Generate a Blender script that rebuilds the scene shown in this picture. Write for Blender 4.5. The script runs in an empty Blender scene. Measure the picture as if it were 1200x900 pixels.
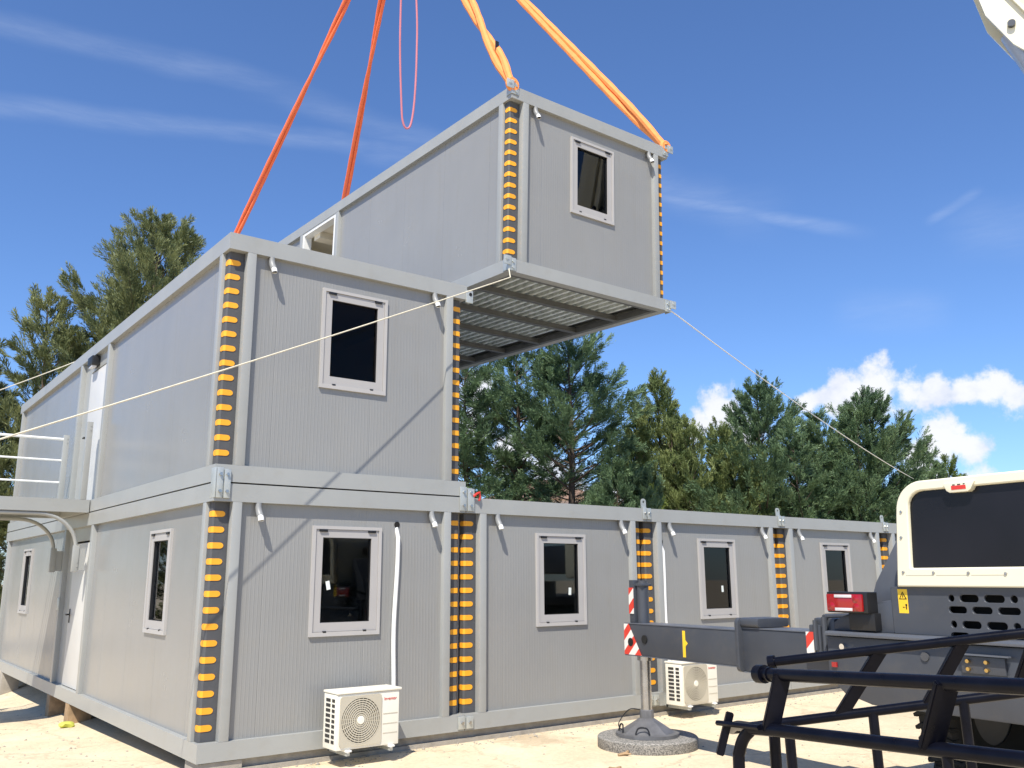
import bpy, bmesh, math, random
import numpy as np
from mathutils import Vector, Matrix
R = math.radians
random.seed(4)
sc = bpy.context.scene
C = sc.collection

# ------------------------------------------------------------------ helpers
def tag(o, label=None, cat=None, group=None, kind=None):
    if label: o['label'] = label
    if cat: o['category'] = cat
    if group: o['group'] = group
    if kind: o['kind'] = kind
    return o

def thing(name, label, cat, loc=(0, 0, 0), rot=(0, 0, 0), group=None):
    o = bpy.data.objects.new(name, None)
    C.objects.link(o)
    o.empty_display_size = 0.2
    o.location = loc
    o.rotation_euler = rot
    return tag(o, label, cat, group)

def ident(a, b, c): return (a, b, c)

class MB:
    """collects shapes; build() links them as ONE mesh object"""
    def __init__(s, F=ident):
        s.bm = bmesh.new(); s.F = F
    def verts(s, pts):
        return [s.bm.verts.new(s.F(*p)) for p in pts]
    def face(s, vs, mi=0, smooth=False):
        try:
            f = s.bm.faces.new(vs)
        except ValueError:
            return None
        f.material_index = mi; f.smooth = smooth
        return f
    def box(s, x0, x1, y0, y1, z0, z1, mi=0, bev=0):
        v = s.verts([(x0, y0, z0), (x1, y0, z0), (x1, y1, z0), (x0, y1, z0),
                     (x0, y0, z1), (x1, y0, z1), (x1, y1, z1), (x0, y1, z1)])
        fs = [s.face([v[i] for i in q], mi) for q in
              ((3, 2, 1, 0), (4, 5, 6, 7), (0, 1, 5, 4), (1, 2, 6, 5), (2, 3, 7, 6), (3, 0, 4, 7))]
        if bev:
            es = list({e for f in fs for e in f.edges})
            r = bmesh.ops.bevel(s.bm, geom=es, offset=bev, segments=2, affect='EDGES', profile=.6)
            for f in r['faces']: f.material_index = mi
        return s
    def prism(s, poly, axis, a0, a1, mi=0, bev=0):
        """poly in the two other axes, extruded along axis from a0 to a1"""
        def P(u, v, w):
            return {'x': (w, u, v), 'y': (u, w, v), 'z': (u, v, w)}[axis]
        lo = s.verts([P(u, v, a0) for u, v in poly]); hi = s.verts([P(u, v, a1) for u, v in poly])
        n = len(poly); fs = []
        fs.append(s.face(lo[::-1], mi)); fs.append(s.face(hi, mi))
        for i in range(n):
            fs.append(s.face([lo[i], lo[(i + 1) % n], hi[(i + 1) % n], hi[i]], mi))
        if bev:
            es = list({e for f in fs if f for e in f.edges})
            r = bmesh.ops.bevel(s.bm, geom=es, offset=bev, segments=2, affect='EDGES', profile=.6)
            for f in r['faces']: f.material_index = mi
        return s
    def ring(s, x0, x1, y0, y1, z0, z1, t, axis='z', mi=0, bev=0):
        """rectangular ring: outer rectangle minus inner rectangle (width t or 4-tuple), extruded"""
        if not isinstance(t, (tuple, list)): t = (t, t, t, t)
        def P(u, v, w):
            return {'x': (w, u, v), 'y': (u, w, v), 'z': (u, v, w)}[axis]
        o = [(x0, y0), (x1, y0), (x1, y1), (x0, y1)]
        i = [(x0 + t[0], y0 + t[2]), (x1 - t[1], y0 + t[2]), (x1 - t[1], y1 - t[3]), (x0 + t[0], y1 - t[3])]
        ol = s.verts([P(*p, z0) for p in o]); oh = s.verts([P(*p, z1) for p in o])
        il = s.verts([P(*p, z0) for p in i]); ih = s.verts([P(*p, z1) for p in i])
        fs = []
        for k in range(4):
            j = (k + 1) % 4
            fs += [s.face([ol[k], ol[j], oh[j], oh[k]], mi), s.face([il[j], il[k], ih[k], ih[j]], mi),
                   s.face([oh[k], oh[j], ih[j], ih[k]], mi), s.face([ol[j], ol[k], il[k], il[j]], mi)]
        if bev:
            es = [e for e in {e for f in fs for e in f.edges} if len(e.link_faces) == 2 and e.calc_face_angle(0) > .5]
            bmesh.ops.bevel(s.bm, geom=es, offset=bev, segments=2, affect='EDGES', profile=.6)
        return s
    def tube(s, pts, r, seg=8, mi=0, cap=True, flat=None):
        pts = [Vector(p) for p in pts]; n = len(pts)
        rr = r if isinstance(r, (list, tuple)) else [r] * n
        rings = []; up = None
        for k in range(n):
            t = (pts[min(k + 1, n - 1)] - pts[max(k - 1, 0)]).normalized()
            if up is None:
                up = Vector((0, 0, 1)) if abs(t.z) < .95 else Vector((0, 1, 0))
            a = t.cross(up).normalized(); b = a.cross(t).normalized(); up = b
            f = flat or 1
            rings.append([s.bm.verts.new(s.F(*(pts[k] + rr[k] * (math.cos(2 * math.pi * i / seg) * a + f * math.sin(2 * math.pi * i / seg) * b)))) for i in range(seg)])
        for k in range(n - 1):
            for i in range(seg):
                j = (i + 1) % seg
                s.face([rings[k][i], rings[k][j], rings[k + 1][j], rings[k + 1][i]], mi, seg > 6)
        if cap:
            s.face(rings[0][::-1], mi); s.face(rings[-1], mi)
        return s
    def lathe(s, prof, seg=32, org=(0, 0, 0), axis='z', mi=0, smooth=True, cap=True):
        rings = []
        for r_, h in prof:
            ring = []
            for i in range(seg):
                a = 2 * math.pi * i / seg; c_, s_ = math.cos(a) * r_, math.sin(a) * r_
                p = {'z': (c_, s_, h), 'y': (c_, h, s_), 'x': (h, c_, s_)}[axis]
                ring.append(s.bm.verts.new(s.F(p[0] + org[0], p[1] + org[1], p[2] + org[2])))
            rings.append(ring)
        for k in range(len(prof) - 1):
            for i in range(seg):
                j = (i + 1) % seg
                s.face([rings[k][i], rings[k][j], rings[k + 1][j], rings[k + 1][i]], mi, smooth)
        if cap and prof[0][0] > 1e-4: s.face(rings[0][::-1], mi)
        if cap and prof[-1][0] > 1e-4: s.face(rings[-1], mi)
        return s
    def build(s, name, mats, parent=None, loc=None, rot=None, recalc=True, ang=38):
        if recalc: bmesh.ops.recalc_face_normals(s.bm, faces=s.bm.faces)
        me = bpy.data.meshes.new(name); s.bm.to_mesh(me); s.bm.free()
        if not isinstance(mats, (list, tuple)): mats = [mats]
        for m in mats: me.materials.append(m)
        me.set_sharp_from_angle(angle=R(ang))
        o = bpy.data.objects.new(name, me); C.objects.link(o)
        if parent: o.parent = parent
        if loc: o.location = loc
        if rot: o.rotation_euler = rot
        return o

def outline_plate(name, outer, holes, thick, mat, parent, M, bevel=0.0):
    """plate with holes cut out, from a filled 2D curve; M places it"""
    cu = bpy.data.curves.new(name, 'CURVE'); cu.dimensions = '2D'; cu.fill_mode = 'BOTH'
    cu.extrude = thick / 2; cu.bevel_depth = bevel; cu.bevel_resolution = 1
    for lp in [outer] + list(holes):
        sp = cu.splines.new('POLY'); sp.points.add(len(lp) - 1)
        for p, q in zip(sp.points, lp): p.co = (q[0], q[1], 0, 1)
        sp.use_cyclic_u = True
    t = bpy.data.objects.new(name, cu); C.objects.link(t)
    bpy.context.view_layer.update()
    me = bpy.data.meshes.new_from_object(t.evaluated_get(bpy.context.evaluated_depsgraph_get()))
    bpy.data.objects.remove(t); bpy.data.curves.remove(cu)
    me.transform(M); me.materials.clear(); me.materials.append(mat); me.name = name
    o = bpy.data.objects.new(name, me); C.objects.link(o); o.parent = parent
    return o

def text_mesh(name, body, size, mat, parent, M, thick=0.002):
    cu = bpy.data.curves.new(name, 'FONT'); cu.body = body; cu.size = size; cu.extrude = thick / 2
    cu.align_x = 'CENTER'; cu.align_y = 'CENTER'
    t = bpy.data.objects.new(name, cu); C.objects.link(t); bpy.context.view_layer.update()
    me = bpy.data.meshes.new_from_object(t.evaluated_get(bpy.context.evaluated_depsgraph_get()))
    bpy.data.objects.remove(t); bpy.data.curves.remove(cu)
    me.transform(M); me.materials.clear(); me.materials.append(mat); me.name = name
    o = bpy.data.objects.new(name, me); C.objects.link(o); o.parent = parent
    return o

def rounded(x0, x1, y0, y1, r, n=5):
    if not isinstance(r, (list, tuple)): r = [r] * 4
    out = []
    for (cx, cy, a0, rr) in ((x1 - r[0], y0 + r[0], -90, r[0]), (x1 - r[1], y1 - r[1], 0, r[1]), (x0 + r[2], y1 - r[2], 90, r[2]), (x0 + r[3], y0 + r[3], 180, r[3])):
        if rr < 1e-5: out.append((cx, cy)); continue
        for k in range(n + 1):
            a = R(a0 + 90 * k / n); out.append((cx + rr * math.cos(a), cy + rr * math.sin(a)))
    return out

# ------------------------------------------------------------------ materials
def new_mat(name):
    m = bpy.data.materials.new(name); m.use_nodes = True
    return m, m.node_tree.nodes, m.node_tree.links, m.node_tree.nodes['Principled BSDF']

def paint(name, col, rough=.4, metal=0, var=.06, scale=3, bump=0, bscale=200, spec=.5, dirt=None, coat=0):
    m, N, L, b = new_mat(name)
    tc = N.new('ShaderNodeTexCoord')
    nz = N.new('ShaderNodeTexNoise'); nz.inputs['Scale'].default_value = scale; nz.inputs['Detail'].default_value = 6
    L.new(tc.outputs['Object'], nz.inputs['Vector'])
    mp = N.new('ShaderNodeMapRange'); mp.inputs[1].default_value = .3; mp.inputs[2].default_value = .7
    mp.inputs[3].default_value = 1 - var; mp.inputs[4].default_value = 1 + var
    L.new(nz.outputs['Fac'], mp.inputs[0])
    mx = N.new('ShaderNodeVectorMath'); mx.operation = 'SCALE'; mx.inputs[0].default_value = col
    L.new(mp.outputs[0], mx.inputs['Scale'])
    out = mx.outputs[0]
    if dirt:
        dcol, amt, dsc = dirt
        n2 = N.new('ShaderNodeTexNoise'); n2.inputs['Scale'].default_value = dsc; n2.inputs['Detail'].default_value = 8; n2.inputs['Roughness'].default_value = .7
        L.new(tc.outputs['Object'], n2.inputs['Vector'])
        r2 = N.new('ShaderNodeMapRange'); r2.inputs[1].default_value = .52; r2.inputs[2].default_value = .75; r2.inputs[4].default_value = amt
        L.new(n2.outputs['Fac'], r2.inputs[0])
        mm = N.new('ShaderNodeMix'); mm.data_type = 'RGBA'; L.new(r2.outputs[0], mm.inputs[0])
        L.new(out, mm.inputs[6]); mm.inputs[7].default_value = (*dcol, 1); out = mm.outputs[2]
    L.new(out, b.inputs['Base Color'])
    rr = N.new('ShaderNodeMapRange'); rr.inputs[3].default_value = max(rough - .08, .02); rr.inputs[4].default_value = rough + .08
    L.new(nz.outputs['Fac'], rr.inputs[0]); L.new(rr.outputs[0], b.inputs['Roughness'])
    b.inputs['Metallic'].default_value = metal; b.inputs['Specular IOR Level'].default_value = spec
    b.inputs['Coat Weight'].default_value = coat
    if bump:
        n3 = N.new('ShaderNodeTexNoise'); n3.inputs['Scale'].default_value = bscale; n3.inputs['Detail'].default_value = 4
        L.new(tc.outputs['Object'], n3.inputs['Vector'])
        bp = N.new('ShaderNodeBump'); bp.inputs['Strength'].default_value = bump; bp.inputs['Distance'].default_value = .01
        L.new(n3.outputs['Fac'], bp.inputs['Height']); L.new(bp.outputs[0], b.inputs['Normal'])
    return m

def panel_mat(name, axis):
    """painted sandwich panel with fine vertical micro-ribs along axis"""
    m = paint(name, (.270, .270, .259), .30 if axis == 0 else .24, var=.03, scale=1.2, dirt=((.26, .245, .205), .25, 2.5))
    N, L = m.node_tree.nodes, m.node_tree.links; b = N['Principled BSDF']
    tc = N.new('ShaderNodeTexCoord'); sx = N.new('ShaderNodeSeparateXYZ'); L.new(tc.outputs['Object'], sx.inputs[0])
    mu = N.new('ShaderNodeMath'); mu.operation = 'MULTIPLY'; mu.inputs[1].default_value = 2 * math.pi / .04
    L.new(sx.outputs[axis], mu.inputs[0])
    sn = N.new('ShaderNodeMath'); sn.operation = 'SINE'; L.new(mu.outputs[0], sn.inputs[0])
    rp = N.new('ShaderNodeMapRange'); rp.inputs[1].default_value = .55; rp.inputs[2].default_value = .95; rp.inputs[4].default_value = 1.0 if axis == 0 else .12
    L.new(sn.outputs[0], rp.inputs[0])
    # joint between two panels every 1.15 m
    fr = N.new('ShaderNodeMath'); fr.operation = 'PINGPONG'; fr.inputs[1].default_value = .575; L.new(sx.outputs[axis], fr.inputs[0])
    jt = N.new('ShaderNodeMapRange'); jt.inputs[1].default_value = .567; jt.inputs[2].default_value = .573; jt.inputs[4].default_value = -2.5; L.new(fr.outputs[0], jt.inputs[0])
    nz = N.new('ShaderNodeTexNoise'); nz.inputs['Scale'].default_value = 1.6; nz.inputs['Detail'].default_value = 0; L.new(tc.outputs['Object'], nz.inputs['Vector'])
    ad = N.new('ShaderNodeMath'); ad.operation = 'MULTIPLY_ADD'; ad.inputs[1].default_value = 1.6
    L.new(nz.outputs['Fac'], ad.inputs[0]); L.new(rp.outputs[0], ad.inputs[2])
    ad2 = N.new('ShaderNodeMath'); ad2.operation = 'ADD'; L.new(ad.outputs[0], ad2.inputs[0]); L.new(jt.outputs[0], ad2.inputs[1])
    bp = N.new('ShaderNodeBump'); bp.inputs['Strength'].default_value = .30; bp.inputs['Distance'].default_value = .004
    L.new(ad2.outputs[0], bp.inputs['Height']); L.new(bp.outputs[0], b.inputs['Normal'])
    # faint rain runs and scuffs
    mp = N.new('ShaderNodeMapping'); mp.inputs['Scale'].default_value = (9, 9, .5); L.new(tc.outputs['Object'], mp.inputs[0])
    n2 = N.new('ShaderNodeTexNoise'); n2.inputs['Scale'].default_value = 1; n2.inputs['Detail'].default_value = 6; n2.inputs['Roughness'].default_value = .7; L.new(mp.outputs[0], n2.inputs['Vector'])
    r2 = N.new('ShaderNodeMapRange'); r2.inputs[1].default_value = .52; r2.inputs[2].default_value = .8; r2.inputs[4].default_value = .35; L.new(n2.outputs['Fac'], r2.inputs[0])
    mm = N.new('ShaderNodeMix'); mm.data_type = 'RGBA'; L.new(r2.outputs[0], mm.inputs[0])
    old = b.inputs['Base Color'].links[0].from_socket; L.new(old, mm.inputs[6]); mm.inputs[7].default_value = (.235, .222, .19, 1)
    L.new(mm.outputs[2], b.inputs['Base Color'])
    return m

M_frame = paint('frame_paint', (.335, .342, .326), .34, var=.04, scale=2, dirt=((.29, .275, .23), .3, 5))
M_panel_x = panel_mat('panel_front', 0)
M_panel_y = panel_mat('panel_side', 1)
M_hazard = paint('foam_dark', (.074, .076, .081), .7, var=.1, scale=8)
M_orange = paint('orange_mark', (.88, .385, .02), .55, var=.06, scale=6)
M_wframe = paint('window_frame', (.43, .415, .395), .45, var=.03)
M_sash = paint('window_sash', (.40, .385, .368), .45, var=.03)
M_black = paint('black_plastic', (.012, .012, .013), .45, var=.2)
M_void = paint('dark_hole', (.006, .006, .006), .9)
M_white = paint('white_paint', (.80, .80, .77), .4, var=.02)
M_door = paint('door_white', (.58, .575, .55), .4, var=.03)
M_pvc = paint('white_pvc', (.82, .82, .79), .35, var=.02)
M_greypvc = paint('grey_pvc', (.26, .265, .26), .45)
M_galv = paint('galvanised', (.50, .52, .49), .42, .45, var=.10, scale=6)
M_galvdeck = paint('galvanised_deck', (.80, .86, .82), .38, .25, var=.25, scale=8)
M_under = paint('underside_steel', (.125, .13, .13), .55, .1, var=.15, scale=5)
M_inner = paint('interior_lining', (.74, .68, .55), .7, var=.04, scale=2)
M_roof = paint('roof_sheet', (.36, .37, .37), .5, .3, var=.08)
M_ac = paint('ac_casing', (.80, .77, .66), .45, var=.02)
M_acgrill = paint('ac_grille', (.50, .46, .36), .6, var=.05)
M_acdark = paint('ac_dark', (.035, .033, .03), .8)
M_red = paint('red_mark', (.60, .04, .03), .5)
M_sling = None
M_rope = paint('rope', (.72, .66, .50), .9, var=.1, scale=20)
M_ropew = paint('rope_white', (.80, .78, .72), .9, var=.1, scale=20)
M_cream = paint('cream_paint', (.80, .75, .56), .33, var=.02, scale=2, coat=.15)
M_crane = paint('crane_grey', (.054, .060, .072), .38, var=.10, scale=2.5, dirt=((.13, .115, .09), .22, 7))
M_cranel = paint('crane_grey_light', (.105, .115, .135), .35, var=.08, scale=2.5)
M_steel = paint('steel_ground', (.45, .44, .43), .25, .9, var=.15, scale=10)
M_steelp = paint('foot_plate_steel', (.17, .17, .175), .42, .4, var=.2, scale=9)
M_rack = paint('black_rack', (.0035, .004, .008), .30, var=.25, scale=12, bump=.05, bscale=60, spec=.14)
M_tyre = paint('tyre', (.022, .021, .020), .85, var=.2, scale=12)
M_yellow = paint('yellow_sticker', (.85, .55, .03), .5)
M_wood = paint('wood', (.33, .22, .12), .8, var=.25, scale=14)
M_conc = paint('concrete', (.34, .31, .26), .9, var=.18, scale=9, bump=.3, bscale=60)
M_trunk = paint('bark', (.105, .075, .055), .9, var=.35, scale=9, bump=.6, bscale=30)
M_brass = paint('brass', (.65, .42, .14), .3, .9)
M_rod = paint('rod_grey', (.42, .45, .50), .3, .3)
M_chrome = paint('chrome', (.8, .8, .8), .12, 1)
M_house = paint('house_wall', (.62, .50, .42), .8)
M_tile = paint('roof_tile', (.26, .17, .13), .8)
M_sticker = paint('white_sticker', (.75, .8, .75), .6)

def glass_mat(name, tint, rough=.02, ior=1.45):
    m, N, L, b = new_mat(name)
    out = N['Material Output']; N.remove(b)
    tr = N.new('ShaderNodeBsdfTransparent'); tr.inputs[0].default_value = (*tint, 1)
    gl = N.new('ShaderNodeBsdfGlossy'); gl.inputs['Roughness'].default_value = rough; gl.inputs[0].default_value = (.9, .92, .95, 1)
    fr = N.new('ShaderNodeFresnel'); fr.inputs[0].default_value = ior
    mx = N.new('ShaderNodeMixShader'); L.new(fr.outputs[0], mx.inputs[0]); L.new(tr.outputs[0], mx.inputs[1]); L.new(gl.outputs[0], mx.inputs[2])
    L.new(mx.outputs[0], out.inputs[0]); return m
M_glass = glass_mat('window_glass', (.50, .52, .52))
M_glass_up = glass_mat('window_glass_plain', (.60, .56, .52), ior=1.2)
M_mesh = paint('dark_screen', (.010, .010, .014), .30, var=.3, scale=1.2, spec=.3)
M_redlens = paint('red_lens', (.32, .005, .008), .12, var=.1, coat=.6)
M_clear = paint('clear_lens', (.62, .60, .60), .15, coat=.5)

def stripes_mat():
    m, N, L, b = new_mat('red_white_stripes')
    tc = N.new('ShaderNodeTexCoord'); sx = N.new('ShaderNodeSeparateXYZ'); L.new(tc.outputs['Object'], sx.inputs[0])
    ad = N.new('ShaderNodeMath'); ad.operation = 'ADD'; L.new(sx.outputs[1], ad.inputs[0]); L.new(sx.outputs[2], ad.inputs[1])
    mu = N.new('ShaderNodeMath'); mu.operation = 'MULTIPLY_ADD'; mu.inputs[1].default_value = 4.6; mu.inputs[2].default_value = .30; L.new(ad.outputs[0], mu.inputs[0])
    fr = N.new('ShaderNodeMath'); fr.operation = 'FRACT'; L.new(mu.outputs[0], fr.inputs[0])
    gt = N.new('ShaderNodeMath'); gt.operation = 'GREATER_THAN'; gt.inputs[1].default_value = .5; L.new(fr.outputs[0], gt.inputs[0])
    mx = N.new('ShaderNodeMix'); mx.data_type = 'RGBA'; L.new(gt.outputs[0], mx.inputs[0])
    mx.inputs[6].default_value = (.62, .05, .03, 1); mx.inputs[7].default_value = (.75, .72, .66, 1)
    L.new(mx.outputs[2], b.inputs['Base Color']); b.inputs['Roughness'].default_value = .4; return m
M_stripe = stripes_mat()

def granite_mat():
    m, N, L, b = new_mat('speckled_concrete')
    tc = N.new('ShaderNodeTexCoord')
    v = N.new('ShaderNodeTexNoise'); v.inputs['Scale'].default_value = 75; v.inputs['Detail'].default_value = 3; L.new(tc.outputs['Object'], v.inputs['Vector'])
    cr = N.new('ShaderNodeValToRGB'); L.new(v.outputs['Fac'], cr.inputs[0])
    cr.color_ramp.elements[0].position = .38; cr.color_ramp.elements[0].color = (.10, .098, .09, 1)
    cr.color_ramp.elements[1].position = .62; cr.color_ramp.elements[1].color = (.34, .32, .285, 1)
    L.new(cr.outputs[0], b.inputs['Base Color']); b.inputs['Roughness'].default_value = .8
    return m
M_granite = granite_mat()

def sling_mat(name, col):
    m, N, L, b = new_mat(name)
    tc = N.new('ShaderNodeTexCoord')
    nz = N.new('ShaderNodeTexNoise'); nz.inputs['Scale'].default_value = 9; nz.inputs['Detail'].default_value = 5; L.new(tc.outputs['Object'], nz.inputs['Vector'])
    mp = N.new('ShaderNodeMapRange'); mp.inputs[3].default_value = .8; mp.inputs[4].default_value = 1.15; L.new(nz.outputs['Fac'], mp.inputs[0])
    sc_ = N.new('ShaderNodeVectorMath'); sc_.operation = 'SCALE'; sc_.inputs[0].default_value = col; L.new(mp.outputs[0], sc_.inputs['Scale'])
    L.new(sc_.outputs[0], b.inputs['Base Color']); b.inputs['Roughness'].default_value = .75
    bp = N.new('ShaderNodeBump'); bp.inputs['Strength'].default_value = .6; bp.inputs['Distance'].default_value = .02; L.new(nz.outputs['Fac'], bp.inputs['Height']); L.new(bp.outputs[0], b.inputs['Normal'])
    return m
M_sling = sling_mat('orange_webbing', (.86, .17, .06))
M_sling_lit = sling_mat('sunlit_webbing', (.92, .31, .08))  # same webbing in a brighter tone that puts sunlight into the colour
M_pink = paint('pink_sling', (.52, .17, .20), .7)

def ground_mat():
    m, N, L, b = new_mat('sandy_concrete')
    tc = N.new('ShaderNodeTexCoord')
    def noise(s, d, r=.6):
        n = N.new('ShaderNodeTexNoise'); n.inputs['Scale'].default_value = s; n.inputs['Detail'].default_value = d; n.inputs['Roughness'].default_value = r
        L.new(tc.outputs['Object'], n.inputs['Vector']); return n
    a = noise(.9, 8, .65); c = noise(26, 5); d = noise(5, 9, .75)
    cr = N.new('ShaderNodeValToRGB'); L.new(a.outputs['Fac'], cr.inputs[0])
    cr.color_ramp.elements[0].position = .28; cr.color_ramp.elements[0].color = (.56, .45, .295, 1)
    cr.color_ramp.elements[1].position = .68; cr.color_ramp.elements[1].color = (.71, .60, .42, 1)
    mp = N.new('ShaderNodeMapRange'); mp.inputs[1].default_value = .25; mp.inputs[2].default_value = .75; mp.inputs[3].default_value = .84; mp.inputs[4].default_value = 1.12; L.new(c.outputs['Fac'], mp.inputs[0])
    s1 = N.new('ShaderNodeVectorMath'); s1.operation = 'SCALE'; L.new(cr.outputs[0], s1.inputs[0]); L.new(mp.outputs[0], s1.inputs['Scale'])
    # dry brown stains of their own shape
    mp2 = N.new('ShaderNodeMapRange'); mp2.inputs[1].default_value = .56; mp2.inputs[2].default_value = .74; mp2.inputs[4].default_value = .5; L.new(d.outputs['Fac'], mp2.inputs[0])
    mm = N.new('ShaderNodeMix'); mm.data_type = 'RGBA'; L.new(mp2.outputs[0], mm.inputs[0]); L.new(s1.outputs[0], mm.inputs[6]); mm.inputs[7].default_value = (.34, .25, .15, 1)
    # a damp patch by the wall
    vd = N.new('ShaderNodeVectorMath'); vd.operation = 'DISTANCE'; vd.inputs[1].default_value = (3.75, -.25, 0); L.new(tc.outputs['Object'], vd.inputs[0])
    ad = N.new('ShaderNodeMath'); ad.operation = 'MULTIPLY_ADD'; ad.inputs[1].default_value = 1.6; L.new(d.outputs['Fac'], ad.inputs[0]); L.new(vd.outputs['Value'], ad.inputs[2])
    mp3 = N.new('ShaderNodeMapRange'); mp3.inputs[1].default_value = 1.35; mp3.inputs[2].default_value = 1.05; mp3.inputs[3].default_value = 0; mp3.inputs[4].default_value = .55; L.new(ad.outputs[0], mp3.inputs[0])
    m3 = N.new('ShaderNodeMix'); m3.data_type = 'RGBA'; L.new(mp3.outputs[0], m3.inputs[0]); L.new(mm.outputs[2], m3.inputs[6]); m3.inputs[7].default_value = (.30, .22, .13, 1)
    # hairline cracks
    vo = N.new('ShaderNodeTexVoronoi'); vo.feature = 'DISTANCE_TO_EDGE'; vo.inputs['Scale'].default_value = .55
    wv = N.new('ShaderNodeVectorMath'); wv.operation = 'MULTIPLY_ADD'; wv.inputs[1].default_value = (.35, .35, .35); L.new(d.outputs['Color'], wv.inputs[0]); L.new(tc.outputs['Object'], wv.inputs[2]); L.new(wv.outputs[0], vo.inputs['Vector'])
    mp4 = N.new('ShaderNodeMapRange'); mp4.inputs[1].default_value = 0; mp4.inputs[2].default_value = .012; mp4.inputs[3].default_value = .45; mp4.inputs[4].default_value = 0; L.new(vo.outputs['Distance'], mp4.inputs[0])
    m4 = N.new('ShaderNodeMix'); m4.data_type = 'RGBA'; L.new(mp4.outputs[0], m4.inputs[0]); L.new(m3.outputs[2], m4.inputs[6]); m4.inputs[7].default_value = (.28, .21, .13, 1)
    L.new(m4.outputs[2], b.inputs['Base Color']); b.inputs['Roughness'].default_value = .9
    bp = N.new('ShaderNodeBump'); bp.inputs['Strength'].default_value = .35; bp.inputs['Distance'].default_value = .02; L.new(c.outputs['Fac'], bp.inputs['Height']); L.new(bp.outputs[0], b.inputs['Normal'])
    return m

def leaf_mat(name, c0, c1):
    m, N, L, b = new_mat(name)
    out = N['Material Output']; N.remove(b)
    tc = N.new('ShaderNodeTexCoord')
    n1 = N.new('ShaderNodeTexNoise'); n1.inputs['Scale'].default_value = 1.6; n1.inputs['Detail'].default_value = 4; L.new(tc.outputs['Object'], n1.inputs['Vector'])
    cr = N.new('ShaderNodeValToRGB'); L.new(n1.outputs['Fac'], cr.inputs[0])
    cr.color_ramp.elements[0].position = .32; cr.color_ramp.elements[0].color = (*c0, 1)
    cr.color_ramp.elements[1].position = .66; cr.color_ramp.elements[1].color = (*c1, 1)
    df = N.new('ShaderNodeBsdfPrincipled'); L.new(cr.outputs[0], df.inputs['Base Color']); df.inputs['Roughness'].default_value = .55; df.inputs['Specular IOR Level'].default_value = .35
    tr = N.new('ShaderNodeBsdfTranslucent'); L.new(cr.outputs[0], tr.inputs[0])
    mx = N.new('ShaderNodeMixShader'); mx.inputs[0].default_value = .22; L.new(df.outputs[0], mx.inputs[1]); L.new(tr.outputs[0], mx.inputs[2])
    L.new(mx.outputs[0], out.inputs[0]); return m
M_leaf_a = leaf_mat('cedar_foliage', (.088, .120, .052), (.290, .315, .135))
M_leaf_b = leaf_mat('fir_foliage', (.052, .100, .050), (.200, .290, .140))
M_leaf_c = leaf_mat('cypress_foliage', (.095, .140, .048), (.275, .320, .115))
M_leaf_d = leaf_mat('bright_foliage', (.09, .14, .03), (.20, .26, .06))

# ------------------------------------------------------------------ ground
def ground_z(x, y):
    s = min(max((1.0 - x) / 1.2, 0), 1); s = s * s * (3 - 2 * s)
    t = min(max((y - .3) / 6.0, 0), 1.6)
    return -.13 - .19 * s * t
gb = MB()
xs = [-400, -120, -40, -15, -8, -5, -3, -2, -1, -.6, -.3, 0, .2, .4, .6, .8, 1, 1.5, 3, 6, 10, 20, 40, 120, 400]
ys = [-400, -100, -30, -12, -6, -3, -1, 0, .3, 1, 2, 3, 4, 5, 6, 7, 8, 9.9, 12, 16, 24, 40, 100, 400]
gv = [[gb.bm.verts.new((x, y, ground_z(x, y))) for x in xs] for y in ys]
for j in range(len(ys) - 1):
    for i in range(len(xs) - 1):
        gb.face([gv[j][i], gv[j][i + 1], gv[j + 1][i + 1], gv[j + 1][i]], 0, True)
tag(gb.build('ground', ground_mat()), kind='structure')

# ------------------------------------------------------------------ container cabins
W, H, LEN = 2.988, 2.598, 12.0
RB, RT = .17, 2.42         # top of the bottom rail, underside of the top rail
PW = .06                   # panel recess

def front(u, w, z): return (u, -w, z)
def left(u, w, z): return (-w, u, z)
def rear(u, w, z): return (u, LEN + w, z)
def right(u, w, z): return (W + w, u, z)

def wall(parent, F, spans, mat):
    """panel with real openings; spans = list of (u0,u1,[(wu0,wu1,wz0,wz1)])"""
    for u0, u1, holes in spans:
        b = MB(F)
        cur = u0
        for (a0, a1, z0, z1) in holes:
            if a0 > cur: b.box(cur, a0, -PW - .06, -PW, RB, RT)
            if z0 > RB: b.box(a0, a1, -PW - .06, -PW, RB, z0)
            if z1 < RT: b.box(a0, a1, -PW - .06, -PW, z1, RT)
            cur = a1
        if cur < u1: b.box(cur, u1, -PW - .06, -PW, RB, RT)
        b.build('wall_panel', mat, parent)

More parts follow.
